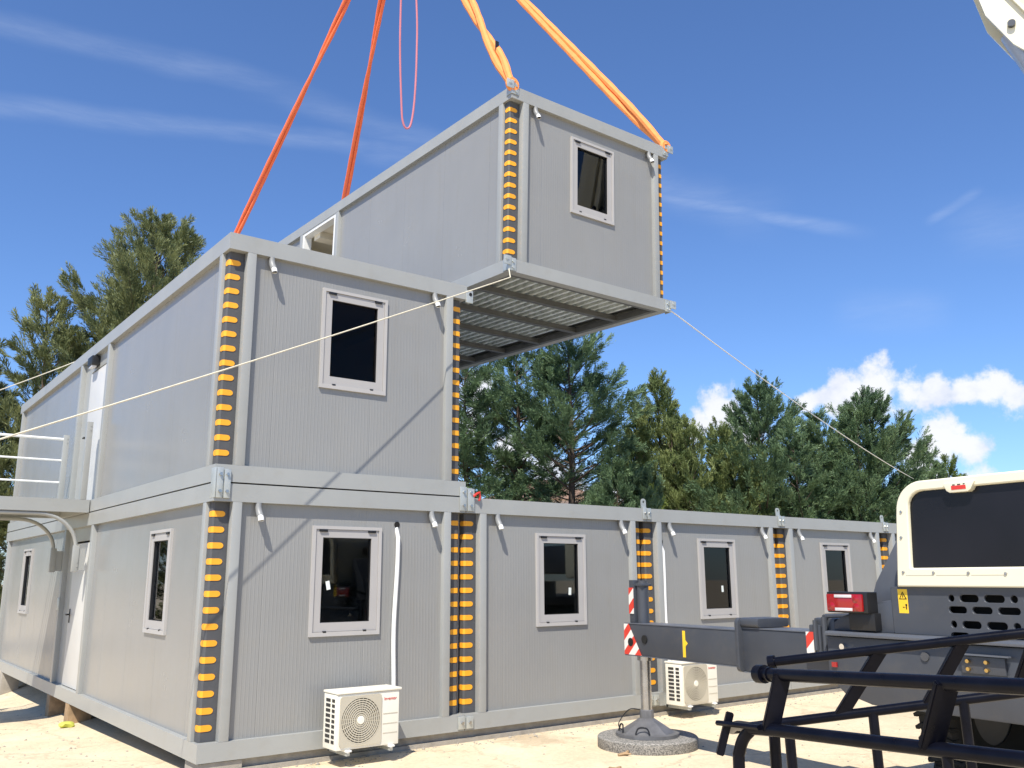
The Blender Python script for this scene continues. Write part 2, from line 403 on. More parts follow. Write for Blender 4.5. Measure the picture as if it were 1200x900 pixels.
def window(parent, F, u0, u1, z0, z1, sticker=None, glass=None):
    b = MB(F)
    # outer trim (ring in u,z extruded along w)
    def ringf(mb, a0, a1, c0, c1, w0, w1, t, bev=.003):
        o = [(a0, c0), (a1, c0), (a1, c1), (a0, c1)]
        i = [(a0 + t[0], c0 + t[2]), (a1 - t[1], c0 + t[2]), (a1 - t[1], c1 - t[3]), (a0 + t[0], c1 - t[3])]
        ol = mb.verts([(p[0], w0, p[1]) for p in o]); oh = mb.verts([(p[0], w1, p[1]) for p in o])
        il = mb.verts([(p[0], w0, p[1]) for p in i]); ih = mb.verts([(p[0], w1, p[1]) for p in i])
        fs = []
        for k in range(4):
            j = (k + 1) % 4
            fs += [mb.face([ol[k], ol[j], oh[j], oh[k]]), mb.face([il[j], il[k], ih[k], ih[j]]),
                   mb.face([oh[k], oh[j], ih[j], ih[k]]), mb.face([ol[j], ol[k], il[k], il[j]])]
        es = [e for e in {e for f in fs for e in f.edges} if e.calc_face_angle(0) > .5 and len(e.link_faces) == 2]
        bmesh.ops.bevel(mb.bm, geom=es, offset=bev, segments=2, affect='EDGES')
    ringf(b, u0, u1, z0, z1, -PW - .05, -PW + .028, (.034, .034, .044, .034))
    w = b.build('window', M_wframe, parent)
    b = MB(F); ringf(b, u0 + .037, u1 - .037, z0 + .047, z1 - .037, -PW - .045, -PW + .016, (.083, .083, .09, .083), .006)
    b.build('sash', M_sash, w)
    b = MB(F); ringf(b, u0 + .117, u1 - .117, z0 + .134, z1 - .117, -PW - .0235, -PW + .004, (.008, .008, .008, .008), .002)
    b.build('gasket', M_black, w)
    b = MB(F); b.box(u0 + .115, u1 - .115, -PW - .03, -PW - .024, z0 + .13, z1 - .115)
    b.build('pane', glass or M_glass, w)
    for hu in (u0 + .075, u1 - .165):
        b = MB(F); b.box(hu, hu + .09, -PW - .01, -PW + .034, z1 - .062, z1 - .036, bev=.004); b.build('hinge', M_black, w)
    for hu in (u0 + .15, u1 - .20):
        b = MB(F); b.box(hu, hu + .04, -PW - .01, -PW + .030, z0 + .036, z0 + .054, bev=.003); b.build('hinge', M_black, w)
    if sticker:
        b = MB(F); su, sz, a = sticker
        ca, sa = math.cos(a), math.sin(a)
        pts = [(su + x * ca - z * sa, sz + x * sa + z * ca) for x, z in ((-.022, -.045), (.022, -.045), (.022, .045), (-.022, .045))]
        lo = b.verts([(p[0], -PW - .0235, p[1]) for p in pts]); hi = b.verts([(p[0], -PW - .0225, p[1]) for p in pts])
        b.face(lo); b.face(hi)
        for k in range(4): b.face([lo[k], lo[(k + 1) % 4], hi[(k + 1) % 4], hi[k]])
        b.build('sticker', M_sticker, w)
    return w

def corner_post(parent, cx, cy, sx, sy):
    G = lambda a, b, z: (cx + sx * a, cy + sy * b, z)
    b = MB(G)
    b.box(.20, .295, .0, .13, RB, RT, bev=.006)
    b.box(.0, .13, .20, .295, RB, RT, bev=.006)
    p = b.build('corner_post', M_frame, parent)
    b = MB(G)
    b.prism([(.198, .088), (.052, .088), (.036, .104), (.036, .198), (.198, .198)], 'z', RB + .002, RT - .002, 0)
    n = 14; pitch = (RT - RB - .09) / n
    for k in range(n):
        zc = RB + .06 + pitch * (k + .42); h = .029
        # mark on the front face with rounded outer end, wrapping round the corner
        def half(c0, c1):
            pts = [(c0, zc - h), (c1 - .035, zc - h)]
            pts += [(c1 - .035 + .035 * math.cos(R(t)), zc + h * math.sin(R(t))) for t in (-60, -30, 0, 30, 60)]
            pts += [(c1 - .035, zc + h), (c0, zc + h)]
            return pts
        b.prism(half(.052, .158), 'y', .083, .0885, 1)
        b.prism(half(.104, .185), 'x', .031, .0365, 1)
        b.prism([(.0523, .083), (.031, .1043), (.036, .106), (.054, .0885)], 'z', zc - h, zc + h, 1)
    b.build('hazard_strip', [M_hazard, M_orange], p)

def rain_pipe(parent, F, u):
    b = MB(F)
    b.tube([(u, -.022, RT - .002), (u, -.020, RT - .04), (u + .003, -.008, RT - .085), (u + .006, .018, RT - .125), (u + .007, .028, RT - .137)], [.033, .033, .034, .034, .035], 12)
    p = b.build('rain_pipe', M_greypvc, parent)
    b = MB(F)
    b.tube([(u + .007, .026, RT - .134), (u + .008, .042, RT - .155), (u + .009, .050, RT - .182)], .030, 12, cap=False)
    b.lathe([(.028, 0), (.0, .001)], 12, (u + .009, .048, RT - .174), mi=1)
    b.build('pipe_spout', [M_pvc, M_void], p)

def cabin(name, label, loc, rot=(0, 0, 0), kind='plain', win=None, pipes=(.47, 2.53)):
    t = thing(name, label, 'cabin', loc, rot, 'grey prefabricated site cabins')
    # frames
    b = MB(); b.ring(0, W, 0, LEN, 0, RB, .13, bev=.008); b.build('bottom_frame', M_frame, t)
    b = MB(); b.ring(0, W, 0, LEN, RT, H, .13, bev=.008); b.build('top_frame', M_frame, t)
    b = MB(); b.box(.12, W - .12, .12, LEN - .12, H - .05, H - .015); b.build('roof', M_roof, t)
    for cx, cy, sx, sy in ((0, 0, 1, 1), (W, 0, -1, 1), (0, LEN, 1, -1), (W, LEN, -1, -1)):
        corner_post(t, cx, cy, sx, sy)
    # walls
    wz0, wz1 = 1.085, 2.215
    w0 = (1.085, 1.90)
    wall(t, front, [(.29, W - .29, [(w0[0] + .03, w0[1] - .03, wz0 + .03, wz1 - .03)])], M_panel_x)
    window(t, front, w0[0], w0[1], wz0, wz1, win, M_glass_up if kind == 'upper' else None)
    wall(t, rear, [(.29, W - .29, [])], M_panel_x)
    wall(t, right, [(.29, LEN - .29, [])], M_panel_y)
    for u in pipes: rain_pipe(t, front, u)
    if kind == 'plain':
        wall(t, left, [(.29, LEN - .29, [])], M_panel_y)
    else:
        # left side: panel, door bay with two jamb posts, panel
        if kind == 'ground':
            spans = [(.29, 4.80, [(1.40, 2.12, wz0 + .03, wz1 - .03)]), (6.62, LEN - .29, [(9.34, 10.06, wz0 + .03, wz1 - .03)])]
        elif kind == 'upper':
            spans = [(.29, 4.80, []), (6.62, LEN - .29, [])]
        else:
            spans = [(.29, 5.13, []), (6.78, LEN - .29, [])]
        wall(t, left, spans, M_panel_y)
        j0, j1 = (5.13, 6.66) if kind == 'hung' else (4.80, 6.50)
        for u in (j0, j1):
            b = MB(left); b.box(u, u + .12, -.13, -.002, RB, RT, bev=.006); b.build('jamb_post', M_frame, t)
        if kind == 'ground':
            window(t, left, 1.37, 2.15, wz0, wz1); window(t, left, 9.31, 10.09, wz0, wz1)
        if kind in ('ground', 'upper'):
            b = MB(left); b.box(j0 + .12, j1, -.12, -.07, 2.22, RT); b.box(6.10, j1, -.12, -.07, RB, 2.22); b.build('door_surround', M_frame, t)
            b = MB(left); b.box(j0 + .13, 6.10, -.11, -.062, RB + .01, 2.19, bev=.004)
            d = b.build('door', M_door, t)
            b = MB(left); b.box(5.99, 6.03, -.075, -.052, 1.05, 1.25, bev=.003); b.tube([(6.01, -.06, 1.17), (6.01, -.005, 1.17), (5.90, -.003, 1.17)], .011, 8)
            b.build('handle', M_black, d)
        if kind == 'upper':
            b = MB(left); b.box(5.62, 5.92, -.075, .05, 2.255, 2.40, bev=.012)
            lp = b.build('wall_lamp', M_black, t)
            b = MB(left); b.box(5.66, 5.88, -.03, .04, 2.225, 2.257, bev=.008); b.build('lamp_lens', M_clear, lp)
        if kind == 'ground':
            b = MB(left); b.box(6.49, 6.60, -.01, .012, 1.22, 1.40, bev=.004); b.build('switch_box', M_galv, t)
        if kind == 'hung':
            # white reveal round the wide opening
            b = MB(left)
            b.box(5.255, 5.32, -.16, -.012, RB, RT); b.box(6.595, 6.655, -.16, -.012, RB, RT)
            b.box(5.32, 6.595, -.16, -.012, RT - .06, RT - .003)
            b.build('door_reveal', M_white, t)
    # interior: floor, ceiling, lining
    iy = LEN - .14 if kind == 'hung' else 3.4
    b = MB()
    b.box(.125, W - .125, .125, iy, RB + .005, RB + .03); b.box(.125, W - .125, .125, iy, RT - .03, RT - .005)
    b.box(W - .145, W - .125, .125, iy, RB + .03, RT - .03); b.box(.125, W - .125, iy, iy + .02, RB, RT)
    if kind != 'hung': b.box(.125, .14, 2.3 if kind == 'ground' else .125, iy, RB + .03, RT - .03)
    else:
        for yy in (6.2, 7.4, 8.6): b.box(.15, W - .15, yy, yy + .25, RT - .16, RT - .03)
    b.build('interior_lining', M_inner, t)
    return t

def underside(t):
    """open floor frame of the hanging cabin: cross beams and galvanised purlins"""
    y = .62; k = 0
    b = MB()
    n = int((W - .30) / .150)
    for i in range(n):       # galvanised purlins running lengthwise under a dark board
        x0 = .18 + i * .150
        b.box(x0, x0 + .046, .13, LEN - .13, .096, .148)
    b.build('floor_purlins', M_galvdeck, t)
    b = MB(); b.box(.13, W - .13, .13, LEN - .13, .1485, .156); b.build('floor_board', M_under, t)
    y = .92
    while y < LEN - .4:
        b = MB(); b.box(.12, W - .12, y + .02, y + .07, .020, .094, bev=.004); b.box(.12, W - .12, y - .0, y + .09, .008, .019)
        b.build('cross_beam', M_under, t)
        y += .96
    b = MB(); b.ring(.128, W - .128, .128, LEN - .128, .004, .094, .07, bev=.004); b.build('floor_channel', M_under, t)

def lug(parent, x, y, z, sx, sy, name='lifting_lug'):
    b = MB(lambda a, c, h: (x + sx * a, y + sy * c, z + h))
    b.box(-.012, .11, -.012, -.003, -.08, .09, bev=.003); b.box(-.012, -.003, -.003, .11, -.08, .09, bev=.003)
    b.box(-.10, .02, -.03, -.018, -.02, .10, bev=.004)
    b.lathe([(.028, -.0365), (.028, -.0175)], 12, (-.05, 0, .055), axis='y')
    b.lathe([(.016, -.040), (.016, -.0165)], 12, (-.05, 0, .055), axis='y')
    b.lathe([(.018, -.026), (.018, -.012)], 8, (.06, 0, .04), axis='y'); b.lathe([(.018, -.026), (.018, -.012)], 8, (.06, 0, -.04), axis='y')
    b.build(name, M_galv, parent)

cabin('site_cabin', 'grey ground floor cabin at the corner with a side door under the steel landing', (0, 0, 0), kind='ground', win=(1.30, 1.60, .2))
cabin('site_cabin', 'grey upper floor cabin with a white side door, resting on the corner cabin', (0, 0, 2.6134), kind='upper', win=None)
cabin('site_cabin', 'grey ground floor cabin directly right of the corner cabin, no air conditioner on it', (3.0, 0, 0), win=(1.66, 1.50, -.05))
cabin('site_cabin', 'grey ground floor cabin with an air conditioner, behind the outrigger beam', (6.0, 0, 0), win=(1.62, 1.50, .05))
cabin('site_cabin', 'grey ground floor cabin whose window is behind the red tail light', (9.0, 0, 0))
cabin('site_cabin', 'last grey ground floor cabin at the right, mostly hidden behind the cream engine cover', (12.0, 0, 0))
hung = cabin('site_cabin', 'grey cabin hanging in the air from orange slings with its ribbed underside showing', (3.60, -.05, 5.533), (R(1.53), R(.3), R(-.27)), kind='hung', pipes=(.42, 2.60))
underside(hung)
lug(hung, 0, 0, H - .04, 1, 1); lug(hung, W, 0, H - .06, -1, 1); lug(hung, 0, 0, .09, 1, 1); lug(hung, W, 0, .06, -1, 1)

# footing strip under the front, packing blocks under the left side
b = MB(); b.box(.06, 15.0, .07, .40, -.30, -.004); b.box(.10, 15.0, .02, .07, -.30, -.085)
tag(b.build('foundation_strip', M_conc), kind='structure')
b = MB(); b.box(.03, .45, .02, .40, -.30, -.006, bev=.008)
tag(b.build('packing_block', M_conc), 'concrete packing block under the front corner of the stacked cabins', 'block', 'packing blocks under the cabins')
for y, lab, m in ((5.35, 'wooden packing block under the side door, the nearer of the two wooden ones', M_wood), (6.6, 'wooden packing block under the side door, the farther of the two wooden ones', M_wood), (10.9, 'concrete packing block under the far left end of the cabins', M_conc)):
    z = ground_z(.05, y) - .03
    b = MB(); b.prism([(y - .13, z), (y + .13, z), (y + .10, -.004), (y - .10, -.004)], 'x', .0, .3, bev=.006)
    tag(b.build('packing_block', m), lab, 'block', 'packing blocks under the cabins')

# galvanised connector plates between the cabins
def connector(label, x, z0, z1, w=.16, ear=False, left_wrap=False, shackle=False):
    t = thing('connector_plate', label, 'bracket', (x, 0, z0), group='galvanised connector plates on the cabin frames')
    h = z1 - z0
    b = MB()
    b.box(-w / 2, -.006, -.02, -.004, 0, h, bev=.004); b.box(.006, w / 2, -.024, -.004, 0, h * .94, bev=.004)
    b.box(-w / 2 + .02, w / 2 - .02, -.004, .0, .01, h - .01)
    if left_wrap: b.box(-w / 2 - .018, -w / 2 - .003, -.02, .10, 0, h, bev=.004)
    b.build('plate', M_galv, t)
    for bx in (-w / 4, w / 4):
        for bz in ((.22, .78) if h > .2 else (.5,)):
            q = MB(); q.lathe([(.017, -.042), (.017, -.020)], 6, (bx, 0, bz * h), axis='y', smooth=False); q.build('bolt', M_steel, t)
    if ear:
        e = outline_plate('ear', rounded(-.045, .045, 0, .13, [0, .045, .045, 0]), [[(.02 * math.cos(a * .7854), .085 + .02 * math.sin(a * .7854)) for a in range(8)]], .016, M_galv, t,
                          Matrix.Translation((.0, .05, h - .005)) @ Matrix.Rotation(R(90), 4, 'X'))
    if shackle:
        q = MB(); q.tube([(w / 2 - .01, -.02, h * .62), (w / 2 + .02, -.05, h * .75), (w / 2 + .06, -.04, h * .80), (w / 2 + .075, -.03, h * .62), (w / 2 + .06, -.03, h * .45)], .014, 8)
        q.build('shackle', M_red, t)
    return t
connector('tall galvanised plate clamping the left corner of the upper cabin to the corner cabin', .085, 2.45, 2.75, .14, left_wrap=True)
connector('galvanised plate with a red shackle at the lower right corner of the upper cabin', 3.0, 2.44, 2.72, .20, shackle=True)
connector('galvanised plate with an upright ear on the roof edge above the outrigger tower', 6.0, 2.45, 2.61, .15, ear=True)
connector('galvanised plate with an upright ear on the roof edge above the red tail light', 9.0, 2.45, 2.61, .15, ear=True)
connector('galvanised plate with an upright ear on the roof edge beside the cream engine cover', 12.0, 2.45, 2.61, .15, ear=True)
connector('galvanised plate low on the bottom rail to the right of the nearer air conditioner', 3.0, .02, .155, .20)
connector('galvanised plate low on the bottom rail behind the outrigger jack', 6.0, .02, .155, .20)
# eye plate on the top right corner of the upper cabin
t = thing('eye_plate', 'small pale lifting eye on the top right corner of the upper cabin', 'bracket', (2.99, 0, 5.05))
b = MB(); b.box(-.03, .07, -.03, -.004, -.06, .10, bev=.004); b.build('plate', M_galv, t)
b = MB(); b.lathe([(.022, -.036), (.022, -.028)], 12, (.03, 0, .05), axis='y'); b.build('eye_hole', M_void, t)
# stacking pin fixed to rail of second cabin
# ------------------------------------------------------------------ landing with rails
t = thing('stair_landing', 'pale grey steel landing with white rails on the left side wall', 'landing', (0, 5.0, 2.6))
b = MB(); b.ring(-2.6, -.012, .08, 1.72, .0, .18, .07, bev=.004); b.build('landing_frame', M_frame, t)
b = MB(); b.box(-2.53, -.082, .15, 1.65, .10, .14); b.build('deck', M_galv, t)
for y in (.10, 1.64):
    for x in (-.10, -2.55):
        if y < 1 and x < -1: pass
        b = MB(); b.box(x - .04, x + .04, y - .018, y + .06, .182, 1.30, bev=.005)
        for z in (1.18, 1.24): b.lathe([(.008, -.024), (.008, -.017)], 8, (x + .015, y, z), axis='y')
        b.build('rail_post', M_frame, t)
for z, r in ((1.235, .021), (.90, .015), (.555, .015)):
    b = MB(); b.tube([(-2.52, 1.67, z), (-.13, 1.67, z)], r, 10); b.build('rail', M_white, t)
for y in (.12, 1.62):
    b = MB()
    arc = [(-.13 - .52 + .52 * math.cos(R(a)), y, -.50 + .47 * math.sin(R(a))) for a in range(0, 91, 9)]
    b.tube(arc + [(-1.3, y, -.03)], .027, 10)
    b.box(-.165, -.085, y - .03, y + .03, -.82, -.46, bev=.004)
    b.box(-.085, -.002, y - .02, y + .02, -.80, -.50)
    for z in (-.75, -.69): b.lathe([(.009, -.036), (.009, -.028)], 8, (-.10, y, z), axis='y')
    b.build('brace', M_frame, t)
for y in (.12, 1.66):
    b = MB(); b.box(-2.56, -2.48, y - .04, y + .04, -2.95, 0); b.build('support_leg', M_frame, t)

# ------------------------------------------------------------------ air conditioners
def ac_unit(label, x, pipe):
    t = thing('air_conditioner', label, 'air conditioner', (x, -.42, .035), group='white outdoor air conditioning units')
    w, d, h = .70, .30, .54
    b = MB(); b.box(0, w, .012, d, 0, h - .02, bev=.012); b.box(-.006, w + .022, .0, d + .008, h - .018, h + .006, bev=.008)
    b.build('casing', M_ac, t)
    g0, g1, k0, k1 = .03, .49, .03, .50
    cx, cz, rr = (g0 + g1) / 2, (k0 + k1) / 2, .222
    circ = [(cx + rr * math.cos(a * math.pi / 24), cz + rr * math.sin(a * math.pi / 24)) for a in range(48)]
    Mf = Matrix.Translation((0, .006, 0)) @ Matrix.Rotation(R(90), 4, 'X')
    gr = outline_plate('grille_plate', rounded(g0, g1, k0, k1, .03), [circ], .012, M_acgrill, t, Mf)
    b = MB(); b.lathe([(.0, .0), (rr + .004, .0), (rr + .004, .004)], 48, (cx, .0095, cz), axis='y'); b.build('fan_opening', M_acdark, gr)
    b = MB()
    for k in range(9):
        r_ = .052 + k * .0205
        b.lathe([(r_ - .0055, 0), (r_ - .0055, .007), (r_ + .0055, .007), (r_ + .0055, 0), (r_ - .0055, 0)], 48, (cx, -.001, cz), axis='y', cap=False)
    for k in range(28):
        a = k * 2 * math.pi / 28
        p0 = (cx + .04 * math.cos(a), .0025, cz + .04 * math.sin(a)); p1 = (cx + rr * math.cos(a + .12), .0025, cz + rr * math.sin(a + .12))
        b.tube([p0, p1], .0028, 4)
    b.build('fan_guard', M_acgrill, gr)
    b = MB(); b.lathe([(.0, -.008), (.034, -.007), (.040, -.002), (.040, .004)], 24, (cx, 0, cz), axis='y'); b.build('hub', M_ac, gr)
    for k, z in enumerate((.30, .205, .115)):
        b = MB(); b.box(.515, w - .02, .0085, .0115, z, z + .006); b.build('groove', M_acgrill, t)
    text_mesh('brand_text', 'Inventor', .042, M_red, t, Matrix.Translation((.595, .0095, .445)) @ Matrix.Rotation(R(90), 4, 'X'))
    b = MB()
    for k in range(9):
        z = .06 + k * .048
        b.box(-.0035, .004, .055, .115, z, z + .030); b.box(-.0035, .004, .150, .245, z, z + .030)
    b.build('side_vents', M_acdark, t)
    for fx in (.10, .58):
        b = MB(); b.box(fx, fx + .06, -.02, d + .02, -.018, .0, bev=.004); b.lathe([(.012, -.03), (.012, -.016)], 8, (fx + .03, 0, 0), axis='z'); b.build('foot', M_pvc, t)
        b = MB(); b.box(fx + .012, fx + .048, .0, d + .11, -.055, -.02); b.box(fx + .012, fx + .048, d + .075, d + .117, -.055, .10); b.build('wall_bracket', M_galv, t)
    b = MB(); px0, px1, pz = pipe
    pts = []
    for k in range(15):
        s = k / 14
        pts.append((px0 + (px1 - px0) * s + .012 * math.sin(s * 7), .448 - .03 * 0 + .008 * math.sin(s * 5), pz + (.50 - pz) * s))
    pts[0] = (px0, .50, pz + .012)
    b.tube(pts, [.020] + [.024] * 14, 10)
    b.build('refrigerant_pipe', M_pvc, t)
    b = MB(); b.lathe([(.034, .052), (.034, .058)], 16, (px0, .42, pz + .02), axis='y'); b.build('pipe_hole', M_void, t)
ac_unit('white outdoor air conditioner on the corner cabin, with a long white pipe up the wall', 1.205, (2.10 - 1.205, 2.075 - 1.205, 2.235 - .035))
ac_unit('white outdoor air conditioner farther away, seen below the outrigger beam', 6.13, (6.33 - 6.13, 6.36 - 6.13, 2.10))

# ------------------------------------------------------------------ ropes and slings
def sag(p, q, n, s):
    p, q = Vector(p), Vector(q)
    return [tuple(p.lerp(q, k / n) - Vector((0, 0, s * 4 * (k / n) * (1 - k / n)))) for k in range(n + 1)]
hungM = Matrix.Translation((3.60, -.05, 5.533)) @ (Matrix.Rotation(R(-.27), 4, 'Z') @ Matrix.Rotation(R(.3), 4, 'Y') @ Matrix.Rotation(R(1.53), 4, 'X'))
def hp(x, y, z): return tuple(hungM @ Vector((x, y, z)))
b = MB(); b.tube([hp(.0, -.0, .03)] + sag((3.565, -.13, 5.408), (-3.35, -1.11, 2.11), 24, .03), .0075, 6)
tag(b.build('tag_rope', M_rope), 'cream tag rope running across the upper cabin front from the hanging cabin', 'rope', 'tag ropes on the hanging cabin')
b = MB(); b.tube(sag(hp(W - .05, -.02, .02), (26.9, 7.15, 4.75), 36, .16), .0095, 6)
tag(b.build('tag_rope', M_ropew), 'white tag rope running down to the right from the hanging cabin to the trees', 'rope', 'tag ropes on the hanging cabin')
b = MB(); b.tube(sag(hp(.02, LEN - .1, H - .35), (-1.9, 8.2, 4.25), 20, .12), .0095, 6)
tag(b.build('tag_rope', M_rope), 'cream tag rope coming out behind the roof of the upper cabin at the left', 'rope', 'tag ropes on the hanging cabin')

HOOK = Vector((5.18, 5.67, 16.28))
def sling(label, end, r, tw, mat=None):
    e = Vector(end); d = HOOK - e; n = 48
    side = d.cross(Vector((.5, -.86, 0))).normalized(); fwd = d.normalized().cross(side).normalized()
    b = MB()
    for ph in (0, math.pi):
        pts = []
        for k in range(n + 1):
            s = k / n; a = ph + tw * s * 2 * math.pi + .4 * math.sin(s * 9)
            w = r * 1.0 * min(1, s * 12 + .35) * min(1, (1 - s) * 12 + .35)
            pts.append(tuple(e + d * s + w * (math.cos(a) * side + math.sin(a) * fwd) - Vector((0, 0, .10 * math.sin(s * math.pi) * 0))))
        b.tube(pts, [r * (1 + .08 * math.sin(k * 2.1 + ph)) for k in range(n + 1)], 8)
    # loop round the corner fitting
    b.tube([tuple(e + Vector((.07 * math.cos(a), .0, .07 * math.sin(a)))) for a in np.linspace(0, 6.28, 13)], r * .8, 6)
    o = b.build('lifting_sling', mat or M_sling)
    tag(o, label, 'sling', 'orange lifting slings')
    return o
sling('orange lifting sling at far left, passing behind the roof corner of the upper cabin', hp(.02, LEN - .02, H), .040, 1.2)
sling('orange lifting sling running down behind the long roof edge of the hanging cabin', hp(W - .02, LEN - .02, H), .041, 1.0)
sling('twisted bright orange lifting sling on the near left roof corner of the hanging cabin', hp(.02, .02, H + .02), .052, 2.3, M_sling_lit)
s4 = sling('bright orange lifting sling on the near right roof corner of the hanging cabin', hp(W - .02, .02, H + .02), .052, .9, M_sling_lit)
s3 = [o for o in C.objects if o.get('label', '').startswith('twisted bright orange')][0]
e_ = Vector(hp(.02, .02, H + .02)); p_ = e_.lerp(HOOK, .115); b = MB()
b.box(p_.x - .03, p_.x + .03, p_.y - .085, p_.y - .07, p_.z - .09, p_.z + .09, bev=.005); b.build('sling_label', M_black, s3)
b = MB()
cyl = 5.67
pts = [(5.19, cyl, 16.2), (5.17, cyl, 13.4), (5.19, cyl + .02, 12.2), (5.26, cyl + .03, 11.0), (5.30, cyl + .03, 10.66), (5.38, cyl + .02, 10.54), (5.47, cyl, 10.66), (5.53, cyl - .02, 11.2), (5.56, cyl - .02, 12.2), (5.54, cyl, 13.5), (5.30, cyl, 16.2)]
def smooth(pts, m=6):
    out = []
    P_ = [Vector(p) for p in pts]
    for i in range(len(P_) - 1):
        a, b_, c_, d_ = P_[max(i - 1, 0)], P_[i], P_[i + 1], P_[min(i + 2, len(P_) - 1)]
        for k in range(m):
            t_ = k / m
            out.append(tuple(.5 * ((2 * b_) + (c_ - a) * t_ + (2 * a - 5 * b_ + 4 * c_ - d_) * t_ ** 2 + (3 * b_ - a - 3 * c_ + d_) * t_ ** 3)))
    out.append(tuple(P_[-1])); return out
b.tube(smooth(pts), .021, 8)
tag(b.build('spare_sling', M_pink), 'thin pinkish red sling hanging in an empty loop against the sky', 'sling')

# ------------------------------------------------------------------ mobile crane
JX, JY = 4.405, -1.35
crane = thing('mobile_crane', 'dark grey mobile crane with a cream engine cover and an outrigger extended toward the cabins', 'crane', (JX, JY, -.13), (0, 0, -math.atan2(.1, .995)))
def zc(z): return z + .13
CR = lambda x, y, z: (x, y, z + .13)
b = MB(CR)
b.prism([(-2.80, 1.18), (-5.8, 1.18), (-5.8, .66), (-3.2, .66), (-2.95, .72), (-2.80, .84)], 'x', -.24, .5, bev=.025)
body = b.build('rear_bumper', M_crane, crane)
b = MB(CR); b.prism([(-2.82, 1.185), (-5.8, 1.185), (-5.8, 1.225), (-2.84, 1.225)], 'x', -.30, .5, bev=.018); b.build('bumper_ledge', M_cranel, crane)  # lighter grey puts the sun on the ledge top into its colour
b = MB(CR); b.box(-.262, -.243, -4.35, -4.02, .98, 1.10, bev=.004); sp = b.build('socket_plate', M_crane, crane)
for y in (-4.08, -4.22):
    for z in (1.01, 1.065):
        b = MB(CR); b.lathe([(.014, -.285), (.014, -.262)], 10, (0, y, z), axis='x'); b.build('brass_fitting', M_brass, sp)
b = MB(CR); b.box(-.300, -.262, -4.40, -4.03, 1.108, 1.118); b.build('plate_lip', M_cranel, crane)
b = MB(CR)
b.prism([(-2.86, 1.225), (-2.86, 1.29), (-2.93, 1.335), (-3.34, 1.47), (-3.44, 1.485), (-3.44, 1.225)], 'x', -.2, .7, bev=.012)
b.build('wing_plate', M_crane, crane)
b = MB(CR)
b.prism([(-3.445, 1.49), (-3.445, 2.0), (-3.36, 1.97), (-3.12, 1.62), (-3.05, 1.44)], 'x', .05, 1.6, bev=.012)
b.build('mudguard', M_cranel, crane)
b = MB(CR); b.lathe([(.034, -.252), (.034, -.235)], 12, (0, -3.72, 1.07), axis='x'); b.build('cover_plug', M_hazard, crane)
b = MB(CR); b.lathe([(.025, -.275), (.025, -.235)], 10, (0, -2.98, 1.10), axis='x')
b.build('tow_bolt', M_chrome, crane)
# hood with cooling slots
def stadium(y0, y1, z0, z1): return rounded(y0, y1, z0, z1, (z1 - z0) / 2 * .98, 5)
slots = []
for zb in (1.475, 1.285):
    x = -3.93
    for w_ in (.055, .155, .16, .06, .16):
        slots.append(stadium(x - w_, x, zb, zb + .062)); x -= w_ + .035
    x = -3.925
    for w_ in (.15, .16, .17, .17):
        slots.append(stadium(x - w_, x, zb - .082, zb - .024)); x -= w_ + .035
Mx = Matrix(((0, 0, 1, 0), (1, 0, 0, 0), (0, 1, 0, .13), (0, 0, 0, 1)))   # (a,b,c) -> (c, a, b)
hood = outline_plate('rear_hood', rounded(-5.2, -3.445, 1.23, 1.585, .008, 2), slots, .02, M_crane, crane, Matrix.Translation((-.19, 0, 0)) @ Mx, .004)
b = MB(CR); b.box(-.06, 2.2, -5.19, -3.455, 1.23, 1.58); b.build('hood_body', M_void, hood)
b = MB(CR); b.box(-.172, 2.2, -3.455, -3.4465, 1.235, 1.58); b.box(-.06, 2.2, -5.2, -3.45, 1.58, 1.592); b.build('hood_skin', M_crane, hood)
# cream engine cover with dark screen
out = [(-5.15, 1.60), (-3.545, 1.60), (-3.590, 2.14)]
out += [(-3.595 - .22 + .22 * math.cos(R(a)), 2.17 + .22 * math.sin(R(a))) for a in range(10, 91, 10)] + [(-5.15, 2.39)]
hole = rounded(-5.0, -3.685, 1.72, 2.335, [.02, .13, .1, .02])
hole = [(p[0] + (0.03 * (1 - (p[1] - 1.72) / .615) if p[0] > -4.2 else 0), p[1]) for p in hole]
tab = [(-4.02, 2.36), (-4.045, 2.30), (-4.07, 2.285), (-4.215, 2.285), (-4.24, 2.30), (-4.275, 2.36)]
cov = outline_plate('engine_cover', out, [hole], .05, M_cream, crane, Matrix.Translation((-.205, 0, 0)) @ Mx, .012)
b = MB(CR)
b.prism([(p[0] - .004 if p[0] > -5 else p[0], p[1] - (.003 if p[1] > 2.3 else 0)) for p in out], 'x', -.15, 2.0, bev=.02)
b.build('cover_shell', M_cream, cov)
b = MB(CR); b.prism([(p[0], p[1]) for p in rounded(-5.02, -3.65, 1.70, 2.35, [.02, .15, .04, .02])], 'x', -.208, -.16); b.build('dark_screen', M_mesh, cov)
b = MB(CR); b.prism(tab, 'x', -.262, -.200, bev=.008); tb = b.build('badge_plate', M_cream, cov)
b = MB(CR); b.box(-.2645, -.261, -4.205, -4.09, 2.305, 2.335); b.build('badge_mark', M_red, tb)
b = MB(CR); b.box(-.2645, -.261, -4.12, -4.10, 2.338, 2.345); b.box(-.2645, -.261, -4.165, -4.14, 2.339, 2.346); b.box(-.2645, -.261, -4.20, -4.185, 2.341, 2.347); b.build('badge_dots', M_void, tb)
for y, z in ((-3.60, 1.70), (-3.86, 1.695), (-4.14, 1.69), (-4.42, 1.685), (-3.61, 1.97), (-3.63, 2.17)):
    b = MB(CR); b.lathe([(.010, -.25), (.013, -.242), (.013, -.238)], 10, (0, y, z), axis='x'); b.build('cover_bolt', M_steel, cov)
b = MB(CR)
